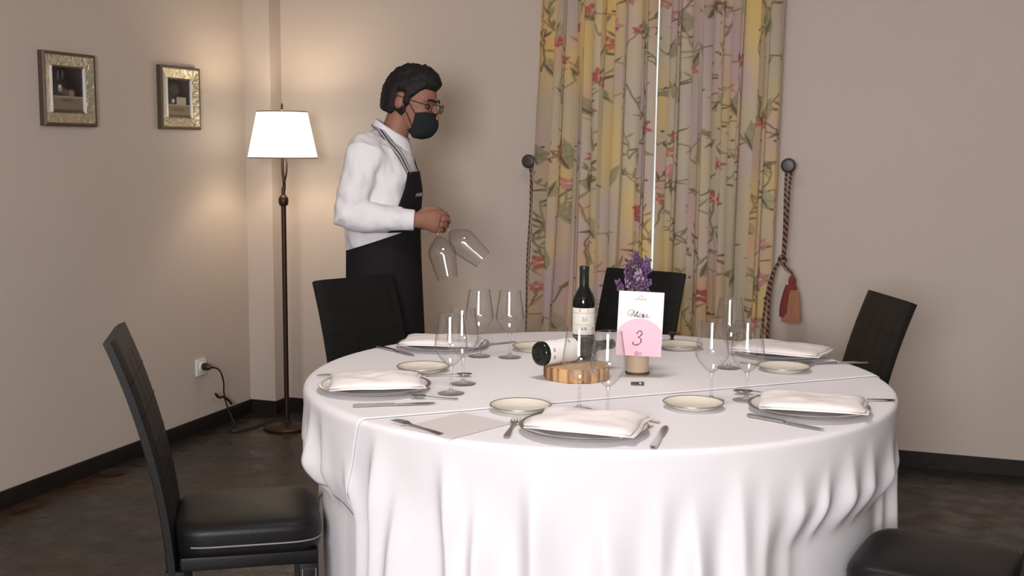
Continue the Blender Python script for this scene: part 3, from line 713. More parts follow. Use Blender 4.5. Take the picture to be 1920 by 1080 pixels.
def napkin(x, y, z, rz, L, Wd, seed, label, puff=.02, flat=False):
    R = random.Random(seed); r = empty('napkin', (x, y, z), rz, label, 'napkin', 'folded cloth napkins')
    sd = seed*3.7
    def layer(z0, thick, sc, dx, pf):
        def top(u, v):
            a, c = u*2-1, v*2-1
            px, py = a*L/2*sc+dx+.01*noise.noise(Vector((c*1.3, sd, a))), c*Wd/2*sc+.012*noise.noise(Vector((a*1.4, sd+4, c)))
            e = (1-abs(a)**4)*(1-abs(c)**4)
            h = z0+thick*(.25+.75*min(1, e*3))+pf*e*(.75+.9*noise.noise(Vector((a*1.2+sd, c*1.2, 2))))+.004*noise.noise(Vector((a*3, c*3, sd)))*e
            return (px, py, h)
        def bot(u, v):
            p = top(u, v); return (p[0], p[1], max(z0, .0))
        n1, n2 = 26, 20
        b = MB(); b.grid(top, n1, n2); b.grid(bot, n1, n2)
        # side wall
        per = [i for i in range(n1)]+[j*n1+n1-1 for j in range(1, n2)]+[(n2-1)*n1+i for i in range(n1-2, -1, -1)]+[j*n1 for j in range(n2-2, 0, -1)]
        N = n1*n2
        for k in range(len(per)):
            a, c = per[k], per[(k+1) % len(per)]; b.f.append((a, c, N+c, N+a))
        return b
    layer(0, .006, 1., 0, puff*.4).build('lower_fold', NAPK, r, smooth=True, sharp=70)
    layer(.006, .007, .965, -.004, puff).build('upper_fold', NAPK, r, smooth=True, sharp=70)
    return r
PZ = .0185
yw = YAW
napkin(-.752, 2.745, ztab(-.752, 2.745)+PZ, yw-.32, .275, .215, 1, 'folded napkin on the plate nearest the camera', .012)
napkin(-.25, 3.175, ztab(-.25, 3.175)+PZ, yw-.28, .28, .205, 2, 'folded napkin on the plate at the right of the table', .010)
napkin(-1.45, 2.995, ztab(-1.45, 2.99)+PZ, yw+.15, .265, .21, 3, 'folded napkin on the plate at the left edge of the table', .012)
napkin(-1.545, 3.715, ztab(-1.545, 3.715)+PZ, yw-.1, .27, .19, 4, 'folded napkin on the plate before the chair by the waiter', .008)
napkin(-.425, 3.985, ztab(-.42, 3.98)+PZ, yw-.5, .30, .21, 5, 'folded napkin on the far right plate, beside the leaning back chair', .012)
PAPER = mat('pale_print_paper', (.66, .60, .60), .7, noise_amt=.06, noise_scale=60)
b = MB(); b.box((-.085, -.105, 0), (.085, .105, .0016)); 
men = b.build('menu_sheet', PAPER); men.location = (-1.075, 2.675, ztab(-1.07, 2.67)+.0006); men.rotation_euler = (0, 0, math.radians(-22))
tag(men, 'pale printed menu sheet lying flat on the cloth at the front left', 'menu')

# ------------------------------------------------------------------ cutlery (lies along local +X, tip at +X)
def strip(name, outline, thick, material, parent, zf):
    b = MB(); n = len(outline); vs = []; fs = []
    for x, wd in outline: z = zf(x); vs += [(x, -wd, z), (x, wd, z), (x, wd, z+thick), (x, -wd, z+thick)]
    for k in range(n-1):
        a = 4*k
        for i in range(4): fs.append((a+i, a+(i+1) % 4, a+4+(i+1) % 4, a+4+i))
    fs += [(3, 2, 1, 0), (4*n-4, 4*n-3, 4*n-2, 4*n-1)]
    return b.add(vs, fs).build(name, material, parent, smooth=True, sharp=50)
def fork(x, y, ang, label, L=.19):
    r = empty('fork', (x, y, ztab(x, y)+.0008), ang, label, 'fork', 'steel forks')
    zf = lambda q: .004+.008*max(0, (q-.02)/.07)*(1-max(0, (q-.02)/.075)) if q > .02 else .001+.003*max(0, (q+.1)/.12)
    strip('handle', [(-.095, .004), (-.09, .008), (-.06, .0075), (-.02, .0042), (.02, .0034), (.035, .006), (.045, .011), (.055, .0125)], .0022, STEEL, r, zf)
    for k in range(4):
        yy = -.0105+.007*k; b = MB(); b.tube([(.053, yy, zf(.053)+.001), (.075, yy, zf(.075)+.001), (.097, yy*.92, zf(.09)+.001)], [.0016, .0014, .0008], 6); b.build('tine', STEEL, r, smooth=True)
    return r
def knife(x, y, ang, label, sc=1.):
    r = empty('knife', (x, y, ztab(x, y)+.0008), ang, label, 'knife', 'steel knives')
    strip('handle', [(-.11, .005), (-.105, .0085), (-.06, .008), (-.01, .0062), (.0, .0062)], .0055, STEEL, r, lambda q: .0005)
    strip('blade', [(0, .005), (.012, .0085), (.06, .0095), (.09, .0085), (.105, .005), (.112, .001)], .0016, STEEL, r, lambda q: .002)
    r.scale = (sc, sc, sc); return r
def spoon(x, y, ang, label, sc=1.):
    r = empty('spoon', (x, y, ztab(x, y)+.0008), ang, label, 'spoon', 'steel spoons')
    strip('handle', [(-.085, .004), (-.08, .0075), (-.05, .006), (0, .0035), (.035, .0035)], .0022, STEEL, r, lambda q: .002+.006*max(0, (q+.02)/.055) if q > -.02 else .002)
    def f(u, v):
        a = u*2*PI; rr = v; return (.062+.03*rr*math.cos(a), .0195*rr*math.sin(a), .0015+.0085*rr*rr)
    MB().grid(f, 24, 7).build('bowl', STEEL, r, smooth=True, sharp=180, solid=.0014)
    r.scale = (sc, sc, sc); return r
def ang2(p, q): return math.atan2(q[1]-p[1], q[0]-p[0])
fork(-.935, 2.69, ang2((-.908, 2.59), (-.95, 2.80)), 'steel fork left of the nearest plate')
knife(-.572, 2.735, ang2((-.572, 2.6), (-.588, 2.83)), 'steel knife right of the nearest plate')
spoon(-.655, 2.91, math.radians(150), 'small steel spoon behind the nearest plate', .7)
fork(-1.155, 2.61, math.radians(153), 'steel fork beside the menu sheet at the front left', )
knife(-1.31, 2.81, ang2((-1.406, 2.755), (-1.212, 2.866)), 'steel knife in front of the left plate, along the cloth edge')
fork(-1.60, 3.115, math.radians(200), 'steel fork at the far left edge of the table')
spoon(-1.24, 2.925, math.radians(192), 'small steel spoon between the left plate and its glasses', .75)
spoon(-1.33, 3.235, math.radians(20), 'small steel spoon on the cloth behind the left plate', .8)
knife(-.305, 2.995, ang2((-.397, 3.045), (-.205, 2.955)), 'steel knife in front of the right plate')
spoon(-.40, 3.335, math.radians(195), 'steel spoon behind the right plate, beside the clustered glasses', .95)
fork(-.135, 3.345, math.radians(-160), 'steel fork behind the right plate, at the table edge')
spoon(-.285, 3.855, math.radians(225), 'steel spoon in front of the far right napkin')
knife(-.232, 3.89, math.radians(205), 'steel knife in front of the far right napkin, nearest the table edge', .9)
knife(-1.66, 3.57, ang2((-1.755, 3.635), (-1.54, 3.505)), 'steel knife in front of the chair by the waiter, at the table edge')
knife(-1.395, 3.83, math.radians(55), 'steel knife behind the pair of glasses by the curtain edge', .85)
knife(-.475, 3.765, math.radians(-20), 'steel butter knife left of the far right bread plate', .55)

# ------------------------------------------------------------------ bottles, log, card, lavender
WX, WY = -.962, 3.362
log = empty('log_slice', (WX, WY, ztab(WX, WY)), 0, 'round slice of raw log under the toppled bottle', 'wood slice')
vs = []; fs = []; N = 48; lev = [0, .006, .034, .040]
for k, z in enumerate(lev):
    for i in range(N):
        a = 2*PI*i/N; rr = .100+.004*noise.noise(Vector((math.cos(a)*3, math.sin(a)*3, 1)))+.0018*math.sin(i*5.1)-(.003 if k in (0, 3) else 0); vs.append((rr*math.cos(a), rr*math.sin(a), z))
for k in range(3):
    for i in range(N): fs.append((k*N+i, k*N+(i+1) % N, (k+1)*N+(i+1) % N, (k+1)*N+i))
def bark_mat():
    m = bpy.data.materials.new('split_bark'); m.use_nodes = True; nt = m.node_tree; b = nt.nodes['Principled BSDF']; b.inputs['Roughness'].default_value = .8
    tc = nt.nodes.new('ShaderNodeTexCoord'); mp = nt.nodes.new('ShaderNodeMapping'); mp.inputs['Scale'].default_value = (55, 55, 4); n = nt.nodes.new('ShaderNodeTexNoise'); n.inputs['Scale'].default_value = 1.; n.inputs['Detail'].default_value = 3
    nt.links.new(tc.outputs['Object'], mp.inputs[0]); nt.links.new(mp.outputs[0], n.inputs['Vector']); cr = nt.nodes.new('ShaderNodeValToRGB'); e = cr.color_ramp.elements
    e[0].position = .36; e[0].color = (.17, .075, .03, 1); e[1].position = .58; e[1].color = (.58, .34, .16, 1); nt.links.new(n.outputs['Fac'], cr.inputs[0]); nt.links.new(cr.outputs[0], b.inputs['Base Color'])
    bp = nt.nodes.new('ShaderNodeBump'); bp.inputs['Strength'].default_value = .5; bp.inputs['Distance'].default_value = .004; nt.links.new(n.outputs['Fac'], bp.inputs['Height']); nt.links.new(bp.outputs[0], b.inputs['Normal'])
    return m
MB().add(vs, fs+[tuple(range(N-1, -1, -1))]).build('bark', bark_mat(), log, smooth=True, sharp=60)
def ring_mat():
    m = bpy.data.materials.new('log_end_grain'); m.use_nodes = True; nt = m.node_tree; b = nt.nodes['Principled BSDF']; b.inputs['Roughness'].default_value = .75
    tc = nt.nodes.new('ShaderNodeTexCoord'); wv = nt.nodes.new('ShaderNodeTexWave'); wv.wave_type = 'RINGS'; wv.rings_direction = 'Z'; wv.inputs['Scale'].default_value = 40; wv.inputs['Distortion'].default_value = 2
    nt.links.new(tc.outputs['Object'], wv.inputs['Vector']); cr = nt.nodes.new('ShaderNodeValToRGB'); cr.color_ramp.elements[0].color = (.38, .22, .10, 1); cr.color_ramp.elements[1].color = (.55, .37, .20, 1)
    nt.links.new(wv.outputs[0], cr.inputs[0]); nt.links.new(cr.outputs[0], b.inputs['Base Color']); return m
MB().lathe([(.096, .0395), (.094, .0412), (0, .0414)], 48, cap=False).build('cut_face', ring_mat(), log, smooth=True)

def bottle(kind, label):
    r = empty('wine_bottle', (0,0,0), 0, label, 'bottle', 'wine bottles in the centre of the table')
    MB().lathe([(0, .004), (.028, .0), (.034, .002), (.0365, .008), (.0365, .185), (.0355, .198), (.031, .212), (.023, .226), (.0165, .238), (.0148, .25), (.0145, .27)], 48).build('body', BOTTLE, r, smooth=True, sharp=60)
    cp = MB().lathe([(.0152, .238), (.0156, .262), (.0150, .29), (.0158, .2915), (.0160, .304), (.0150, .3065), (0, .3065)], 32).build('capsule', CAPS, r, smooth=True, sharp=50)
    if kind == 0:
        lb = MB().lathe([(.0369, .085), (.0369, .172)], 48, cap=False).build('label', LABEL, r, smooth=True)
        for z, h in ((.155, .0012), (.118, .0012)): MB().lathe([(.0371, z), (.0371, z+h)], 48, cap=False).build('label_line', GREYINK, lb, smooth=True)
        b = MB()
        for (a0, z0, dz, w_) in ((-.35, .160, .010, .10), (-.1, .128, .014, .05), (0.02, .126, .018, .05), (.15, .128, .012, .06), (.3, .130, .014, .05), (.42, .158, .012, .05), (-.2, .10, .010, .2), (.1, .10, .010, .2)):
            def f(u, v, a0=a0, z0=z0, dz=dz, w_=w_): 
                a = -PI/2+a0+w_*u; return (.0372*math.cos(a), .0372*math.sin(a), z0+dz*v)
            b.grid(f, 4, 2)
        b.build('label_print', GREYINK, lb)
    else:
        lb = MB().lathe([(.0369, .018), (.0369, .135)], 48, cap=False).build('label', LABELW, r, smooth=True)
        b = MB()
        for k in range(10):
            a0 = -PI+.1+k*.63; z0 = .03+.035*((k*7) % 3)
            def f(u, v, a0=a0, z0=z0): a = a0+.30*u; return (.0372*math.cos(a), .0372*math.sin(a), z0+.007*v)
            b.grid(f, 5, 2)
        b.build('label_print', GREYINK, lb)
    return r
bs = bottle(0, 'upright dark red wine bottle with cream label'); bs.location = (-1.03, 3.675, ztab(-1.03, 3.67)); bs.rotation_euler = (0, 0, YAW-.1)
bl = bottle(1, 'toppled dark wine bottle with white label resting on the log slice')
d_ = Vector((.155, .255, 0)).normalized()
bl.rotation_euler = d_.to_track_quat('Z', 'Y').to_euler(); bl.location = (-1.058, 3.282, ztab(WX, WY)+.0414+.0372)

VX, VY = -.800, 3.468
vase = empty('jar_vase', (VX, VY, ztab(VX, VY)), 0, 'small jute wrapped jar vase behind the table card', 'vase')
JUTE = mat('tan_jute', (.46, .33, .20), .9, noise_amt=.2, noise_scale=90, bump=.5, bump_scale=160)
MB().lathe([(0, 0), (.033, 0), (.0355, .003), (.0355, .105), (.030, .115), (.029, .125), (.027, .125), (.028, .112), (0, .10)], 36).build('jar', mat('tan_glazed_jar', (.50, .38, .26), .35, noise_amt=.08), vase, smooth=True, sharp=60)
MB().lathe([(.0358, .004), (.0372, .006), (.0372, .011), (.0358, .013)], 36, cap=False).build('base_band', mat('dark_band', (.06, .045, .035), .6), vase, smooth=True)
MB().lathe([(.036, .074), (.0375, .076), (.0375, .096), (.036, .098)], 36, cap=False).build('jute_band', JUTE, vase, smooth=True)
lav = empty('lavender_bunch', (VX, VY, ztab(VX, VY)+.1), 0, 'bunch of purple lavender flowers rising behind the table card', 'flowers')
STEMG = mat('dry_green_stem', (.10, .11, .05), .8); PURP = [mat('purple_petal_%s' % n, c, .8, noise_amt=.25, noise_scale=90) for n, c in (('dark', (.085, .035, .10)), ('mid', (.15, .075, .18)), ('pale', (.34, .24, .33)))]
R = random.Random(21)
for k in range(24):
    a = R.uniform(0, 2*PI); sp = .056*math.sqrt(R.random()); tx = -.018+sp*math.cos(a); ty = .014+sp*math.sin(a)*.6; h = R.uniform(.185, .262)+.02*(1-sp/.056)
    p0 = Vector((R.uniform(-.012, .012), R.uniform(-.012, .012), .006)); p1 = Vector((tx, ty, h))
    pts = catmull([p0, p0.lerp(p1, .5)+Vector((0, 0, .01)), p1], 5)
    st = MB().tube(pts, .0011, 5).build('stem', STEMG, lav)
    b = MB(); Lh = R.uniform(.03, .05); n = 9
    dirn = (p1-p0).normalized()
    for q in range(n*2):
        t = q/(n*2); c = p1-dirn*Lh*(1-t); a2 = q*2.4; rr = .0125*(1-.45*t)
        b.ball(c+Vector((rr*math.cos(a2)*R.uniform(.5, 1.2), rr*math.sin(a2), R.uniform(-.005, .005))), (R.uniform(.003, .005), .004, R.uniform(.004, .007)), 6, 4)
    b.build('flower_head', PURP[k % 3 if k % 5 else 1], st, smooth=True)
# table card, leaning on the jar, printed "Mesa 3"
cd = Vector((math.cos(YAW-.02), math.sin(YAW-.02), 0)); cn = Vector((math.sin(YAW-.02), -math.cos(YAW-.02), 0))
card = empty('table_card', (VX+cn.x*.052-cd.x*.002, VY+cn.y*.052-cd.y*.002, ztab(VX, VY)+.068), YAW-.02, 'white and pink table card reading Mesa 3 in the centre', 'table sign')
card.rotation_euler = (math.radians(-5), math.radians(2.5), YAW-.02)
CW, CHh = .136, .194
MB().box((-CW/2, -.0008, 0), (CW/2, .0008, CHh)).build('sheet', mat('card_white', (.84, .80, .78), .55), card)
poly = []
b = MB(); pts = []
r_, zc_ = .078, .035
for k in range(33):
    x = -CW/2+CW*k/32; z = zc_+math.sqrt(max(0, r_*r_-x*x))
    pts.append((x, z))
vs = [(x, -.0012, 0) for x, z in pts]+[(x, -.0012, z) for x, z in pts]; n = len(pts)
b.add(vs, [(i, i+1, n+i+1, n+i) for i in range(n-1)]); b.build('pink_print', mat('pink_ink', (.80, .50, .60), .55), card)
def stroke(paths, rad, material, name):
    b = MB()
    for p in paths:
        c = catmull([(x, -.0016, z) for x, z in p], 6)
        rad_l = [rad*(.55+.75*abs(math.sin(k*.33+1))) for k in range(len(c))]
        b.tube(c, rad_l, 6, ry=[.0004]*len(c))
    b.build(name, material, card)
# script lettering, card units in mm from the lower left corner
def mm(paths): return [[(-CW/2+x/1000, z/1000) for x, z in p] for p in paths]
stroke(mm([[(40, 128), (33, 121), (29, 126), (32, 134), (40, 138), (47, 134), (44, 118)], [(38, 116), (44, 128), (49, 136), (48, 124), (50, 117)], [(50, 117), (55, 128), (59, 133), (57, 122), (60, 117), (64, 120)],
           [(62, 120), (68, 124), (69, 129), (65, 128), (64, 120), (69, 117), (73, 122)], [(72, 119), (76, 128), (77, 121), (74, 117), (80, 119)], [(88, 126), (83, 126), (81, 119), (85, 117), (89, 126), (88, 118), (92, 117), (96, 121)]]), .0012, INK, 'lettering')
stroke(mm([[(60, 66), (63, 73), (71, 75), (76, 69), (70, 60), (65, 57), (72, 53), (73, 42), (64, 34), (53, 33), (49, 38), (53, 42)]]), .0015, mat('mauve_ink', (.16, .07, .12), .6), 'numeral')
lg = []
for k in range(7): lg.append([(50+5.2*k, 168), (50+5.2*k+(1.6 if k % 2 else 0), 174)]); lg.append([(50+5.2*k, 168+3*(k % 3)), (53+5.2*k, 168+3*(k % 3))])
lg.append([(60, 177), (64, 181), (68, 183), (72, 181), (76, 177)]); lg.append([(66, 178), (68, 180), (70, 178)])
stroke(mm(lg), .0006, GREYINK, 'emblem')
stroke(mm([[(58, 2), (58, 10), (64, 12), (66, 6), (62, 2)], [(68, 4), (73, 12), (76, 6), (70, 2)]]), .0012, mat('rose_wire', (.35, .13, .15), .5), 'small_print')
# clip that holds the card on the jar
MB().tube([(-.03, .002, .03), (-.03, .010, .03)], .002, 6).build('clip', IRON, card)
stp_ = empty('bottle_stopper', (-.762, 3.312, ztab(-.76, 3.31)), YAW, 'small dark bottle stopper lying in front of the jar vase', 'stopper')
MB().lathe([(0, -.02), (.0045, -.0195), (.005, 0), (.0035, .002), (.0055, .004), (.0055, .018), (0, .02)], 14, Matrix.Translation((0, 0, .0058)) @ Matrix.Rotation(PI/2, 4, 'Y')).build('body', mat('stopper_brown', (.07, .05, .045), .5), stp_, smooth=True)
MB().lathe([(.0057, .006), (.0062, .008), (.0057, .010)], 14, Matrix.Translation((0, 0, .0058)) @ Matrix.Rotation(PI/2, 4, 'Y'), cap=False).build('ring', STEEL, stp_, smooth=True)
shk = empty('salt_shaker', (-.818, 4.085, ztab(-.818, 4.08)), 0, 'tiny black hourglass shaped shaker in front of the rear chair', 'shaker')
MB().lathe([(0, 0), (.016, 0), (.015, .006), (.006, .018), (.005, .022), (.013, .034), (.0145, .038), (0, .038)], 20).build('body', BLACKP, shk, smooth=True, sharp=50)
MB().lathe([(.0145, .038), (.0135, .041), (0, .042)], 20, cap=False).build('cap', BLACKP, shk, smooth=True)

# ------------------------------------------------------------------ waiter (local: +X = the way he faces, +Y away from the camera)
def remeshed(name, mb, vox, iters, material, parent, wr=0., wscale=20., seed=0):
    me = bpy.data.meshes.new('tmp'); me.from_pydata(mb.v, [], mb.f)
    bm = bmesh.new(); bm.from_mesh(me); bmesh.ops.recalc_face_normals(bm, faces=bm.faces); bm.to_mesh(me); bm.free()
    t = bpy.data.objects.new('tmp', me); tsc = bpy.data.scenes.new('tmp'); tsc.collection.objects.link(t)
    md = t.modifiers.new('r', 'REMESH'); md.mode = 'VOXEL'; md.voxel_size = vox
    sm = t.modifiers.new('s', 'SMOOTH'); sm.factor = .5; sm.iterations = iters
    with bpy.context.temp_override(scene=tsc, view_layer=tsc.view_layers[0]): dg = bpy.context.evaluated_depsgraph_get()
    out = bpy.data.meshes.new_from_object(t.evaluated_get(dg)); bpy.data.objects.remove(t); bpy.data.meshes.remove(me); bpy.data.scenes.remove(tsc)
    out.name = name; out.materials.clear(); out.materials.append(material)
    if wr:
        nv_ = len(out.vertices); co = np.empty(nv_*3, np.float32); nr = np.empty(nv_*3, np.float32)
        out.vertices.foreach_get('co', co); out.vertices.foreach_get('normal', nr); co = co.reshape(-1, 3); nr = nr.reshape(-1, 3)
        for i in range(nv_):
            px, py, pz = (float(q) for q in co[i])
            k = noise.noise(Vector((px*wscale+seed, py*wscale, pz*wscale*.55)))+.8*noise.noise(Vector((px*wscale*1.2+pz*wscale*1.1, py*wscale, pz*wscale*.7-px*wscale*.6)))+.35*noise.noise(Vector((px*wscale*2.6, py*wscale*2.6, pz*wscale*1.6)))
            co[i] += nr[i]*wr*k
        out.vertices.foreach_set('co', co.ravel()); out.update()
    for p in out.polygons: p.use_smooth = True
    o = bpy.data.objects.new(name, out); COL.objects.link(o); o.parent = parent
    return o
SP = .002114
def lx(px): return (px-720)*SP
def lz(py): return 1.764-(py-125)*SP
MAN = empty('person', (-2.112, 4.435, 0), YAW-.06, 'waiter in white shirt, black apron and face mask, holding two wine glasses', 'person')
HC = Vector((lx(771), 0, lz(190))); HT = math.radians(17); HY = math.radians(-14)
HM = Matrix.Translation(HC) @ Matrix.Rotation(HY, 4, 'Z') @ Matrix.Rotation(HT, 4, 'Y')
body = MB()
HS = .985
head = [(.062, -.122, .018, .018), (.056, -.112, .042, .034), (.040, -.088, .068, .050), (.022, -.055, .084, .061), (.012, -.02, .092, .069), (.004, .02, .098, .074), (0, .05, .100, .077), (-.004, .08, .092, .070), (-.008, .102, .072, .055), (-.01, .118, .034, .028)]
body.rings([(cx*HS, 0, z*HS, rx*HS, ry*HS) for cx, z, rx, ry in head], 36, HM, e=2.15)
# nose, brow, ears
body.tube([HM @ Vector(q) for q in ((.098, 0, .022), (.112, 0, -.008), (.124, 0, -.034), (.108, 0, -.046))], [.008, .010, .014, .010], 12)
body.tube([HM @ Vector((.088*math.cos(a)+.012, .082*math.sin(a), .030)) for a in np.linspace(-.75, .75, 9)], .009, 8)
for s_ in (-1, 1):
    body.ball(HM @ Vector((-.012, s_*.078, -.004)), (.020, .009, .034), 14, 10, (Matrix.Rotation(HY, 3, 'Z') @ Matrix.Rotation(HT, 3, 'Y')).to_4x4())
    body.ball(HM @ Vector((.075, s_*.036, -.022)), (.028, .022, .020), 12, 8)
# neck, trunk
body.tube([(lx(735), 0, lz(290)), (lx(740), 0, lz(255)), (lx(748), 0, lz(228)), (lx(757), 0, lz(205))], [.072, .056, .051, .053], 20)
body.rings([(0, 0, .90, .11, .155), (0, 0, 1.0, .11, .15), (.0, 0, 1.15, .115, .155), (.0, 0, 1.28, .12, .175), (0, 0, 1.40, .10, .17), (.01, 0, 1.455, .06, .10)], 28)
# arms
SHN, ELN, WRN = Vector((lx(700), -.180, lz(287))), Vector((lx(674), -.235, lz(398))), Vector((lx(792), -.215, lz(405)))
SHF, ELF, WRF = Vector((lx(712), .185, lz(285))), Vector((lx(690), .24, lz(405))), Vector((lx(800), .06, lz(412)))
for a, c, d in ((SHN, ELN, WRN), (SHF, ELF, WRF)):
    body.tube([a, a.lerp(c, .5), c, c.lerp(d, .35), d], [.058, .048, .041, .039, .033], 14)
# legs
for s_, fx in ((-1, .05), (1, -.05)):
    body.tube([(0, s_*.085, .95), (.01, s_*.09, .74), (.02+fx*.4, s_*.09, .53), (fx, s_*.09, .34), (fx-.02, s_*.09, .15)], [.095, .075, .055, .055, .038], 16)
# hands: right hand, thumb up, fingers closed round the stems; left hand behind it
def hand(wr, fwd, up, inn, k=1.0, curl=1.0):
    # fwd: wrist -> knuckles, up: towards the thumb side, inn: palm side
    P = lambda f, u, i: wr+fwd*f*k+up*u*k+inn*i*k
    body.tube([P(-.01, 0, 0), P(.02, .002, .002), P(.045, .003, .004), P(.075, .002, .006), P(.088, 0, .008)], [.027, .025, .021, .018, .015], 16, ry=[.030, .032, .037, .040, .037])
    Ls = [.040, .044, .041, .033]
    for q in range(4):
        u = .031-.0205*q; L = Ls[q]; f0 = .082-.004*abs(q-1)
        body.tube([P(f0-.014, u, .008), P(f0+L*.45, u*.98, .014), P(f0+L*.85, u*.95, .030*curl+.004), P(f0+L*.72, u*.93, .052*curl), P(f0+L*.25, u*.92, .058*curl), P(f0+L*.0, u*.92, .050*curl)], [.0105, .0102, .0098, .0092, .0085, .007], 10)
    body.tube([P(.018, .022, .006), P(.042, .043, .016), P(.068, .047, .026), P(.092, .040, .034)], [.0135, .0125, .011, .0085], 10)
fN = (WRN-ELN).normalized(); fN = Vector((fN.x, fN.y+.12, fN.z-.03)).normalized()
iN = (Vector((0, 1, 0))-fN*fN.y).normalized(); uN = Vector((0, 0, 1)); uN = (uN-fN*uN.dot(fN)-iN*uN.dot(iN)).normalized()
hand(WRN, fN, uN, iN, 1.10)
fF = (WRF-ELF).normalized(); fF = Vector((fF.x, fF.y*.6, fF.z-.05)).normalized()
iF = (Vector((0, -1, 0))-fF*(-fF.y)).normalized(); uF = Vector((0, 0, 1)); uF = (uF-fF*uF.dot(fF)-iF*uF.dot(iF)).normalized()
hand(WRF, fF, uF, iF)
remeshed('body', body, .0042, 3, SKIN, MAN)
for s_ in (-1, 1):
    MB().ball(HM @ Vector((.088, s_*.034, .004)), .0125, 12, 8).build('eye', EYEM, MAN, smooth=True)
    MB().tube([HM @ Vector((.112-.02*abs(t), s_*(.018+.035*t), .028+.005*math.sin(t*3))) for t in np.linspace(0, 1, 6)], .0045, 6).build('eyebrow', HAIR, MAN, smooth=True)
# hair
vs = []; fs = []; NU, NV = 96, 60
for j in range(NV+1):
    p = -PI/2+PI*j/NV
    for i in range(NU):
        a = 2*PI*i/NU
        d = Vector((math.cos(p)*math.cos(a), math.cos(p)*math.sin(a), math.sin(p)))
        R0 = Vector((d.x*.108*HS, d.y*.084*HS, d.z*.126*HS))
        x, z = R0.x, R0.z
        # hairline height round the head: forehead high, sideburn low before the ear, nape lowest
        if x > .068: hl = .062
        elif x > .028: hl = .062-(.068-x)/.040*.050
        elif x > .004: hl = -.012
        elif x > -.035: hl = .030
        else: hl = -.070
        k = smoothstep(-.012, .012, z-hl)
        thick = .007+.008*max(0, d.z)+.016*max(0, d.x)*max(0, d.z)*1.8+.004*max(0, -d.x)
        n_ = .006*noise.noise(d*9)+.003*noise.noise(d*22)
        sc = (1+(thick+n_)/.1*k)*(.86+.14*k)
        vs.append(HM @ (R0*sc+Vector((-.002, 0, .004))))
for j in range(NV):
    for i in range(NU): fs.append((j*NU+i, j*NU+(i+1) % NU, (j+1)*NU+(i+1) % NU, (j+1)*NU+i))
MB().add(vs, fs).build('hair', HAIR, MAN, smooth=True, sharp=180)
# face mask with ear loops
def mask_pt(u, v):
    a = (u-.5)*2.05; z = -.128+.112*v
    base = .098+.020*math.exp(-((v-.55)/.33)**2)*math.exp(-(a/.55)**2)
    if v < .25: base -= .03*(1-v/.25)**2
    edge = max(0, abs(u-.5)-.36)/.14
    z2 = z*(1-edge*.35)-.02*edge
    y = .070*math.sin(a)*1.12; x = .022+base*math.cos(a)*1.02-.012*edge
    return HM @ Vector((x*HS, y*HS, z2*HS))
mk = MB().grid(mask_pt, 36, 20).build('face_mask', MASKM, MAN, smooth=True, sharp=180, solid=.003)
for s_ in (-1, 1):
    for v0, ez in ((.85, .020), (.2, -.028)):
        e = mask_pt(0.02 if s_ < 0 else .98, v0); MB().tube([e, HM @ Vector((.03, s_*.082, (ez-.02)*.8)), HM @ Vector((-.018, s_*.082, ez))], .0016, 6).build('ear_loop', MASKM, mk)
# spectacles
sp = MB()
for s_ in (-1, 1):
    loop = []
    for k in range(25):
        a = 2*PI*k/24; c, q = math.cos(a), math.sin(a); yy = s_*.034+.027*math.copysign(abs(c)**.6, c); zz = .004+.018*math.copysign(abs(q)**.6, q)
        loop.append(HM @ Vector((.132-.35*abs(yy)**1.15, yy, zz)))
    sp.tube(loop, .0022, 6)
    sp.tube([HM @ Vector(q) for q in ((.112, s_*.062, .012), (.10, s_*.080, .013), (.04, s_*.086, .012), (-.02, s_*.088, .014), (-.035, s_*.086, -.002))], .002, 6)
sp.tube([HM @ Vector(q) for q in ((.131, -.008, .010), (.134, 0, .012), (.131, .008, .010))], .002, 6)
sp.build('spectacles', mat('brown_spectacle_frame', (.045, .022, .016), .3), MAN, smooth=True)
# shirt
TORSO = [(-.008, 0, .95, .125, .168), (-.012, 0, 1.02, .132, .172), (-.014, 0, 1.06, .142, .180), (-.012, 0, 1.12, .143, .182), (-.006, 0, 1.20, .143, .186), (-.002, 0, 1.28, .143, .197), (-.006, 0, 1.35, .136, .205), (-.006, 0, 1.41, .122, .200), (.0, 0, 1.455, .100, .172), (.012, 0, 1.490, .078, .125), (.026, 0, 1.520, .064, .078), (.034, 0, 1.540, .060, .064)]
def tilt_top(mb):
    # the neckline drops towards the throat
    mb.v = [(x, y, z-.62*(x+.035)*smoothstep(1.42, 1.53, z)*(1 if abs(y) < .16 else 0)) for x, y, z in mb.v]; return mb
sh_ = tilt_top(MB().rings(TORSO, 40))
for a, c, d in ((SHN, ELN, WRN), (SHF, ELF, WRF)):
    w_ = d-(d-c).normalized()*.006
    sh_.tube([a+Vector((.0, -a.y*.30, .02)), a, a.lerp(c, .35), a.lerp(c, .75), c+Vector((-.006, 0, -.004)), c.lerp(w_, .22), c.lerp(w_, .55), c.lerp(w_, .85), w_], [.068, .074, .068, .062, .059, .058, .052, .045, .039], 20)
shirt = remeshed('shirt', sh_, .0065, 5, SHIRT, MAN, wr=.0085, wscale=15, seed=3)
for c, d in ((ELN, WRN), (ELF, WRF)):
    ax = (d-c).normalized(); MB().tube([d-ax*.050, d-ax*.048, d-ax*.004, d+ax*.002, d+ax*.001], [.040, .0425, .040, .0385, .034], 24).build('cuff', SHIRT, shirt, smooth=True, sharp=60)
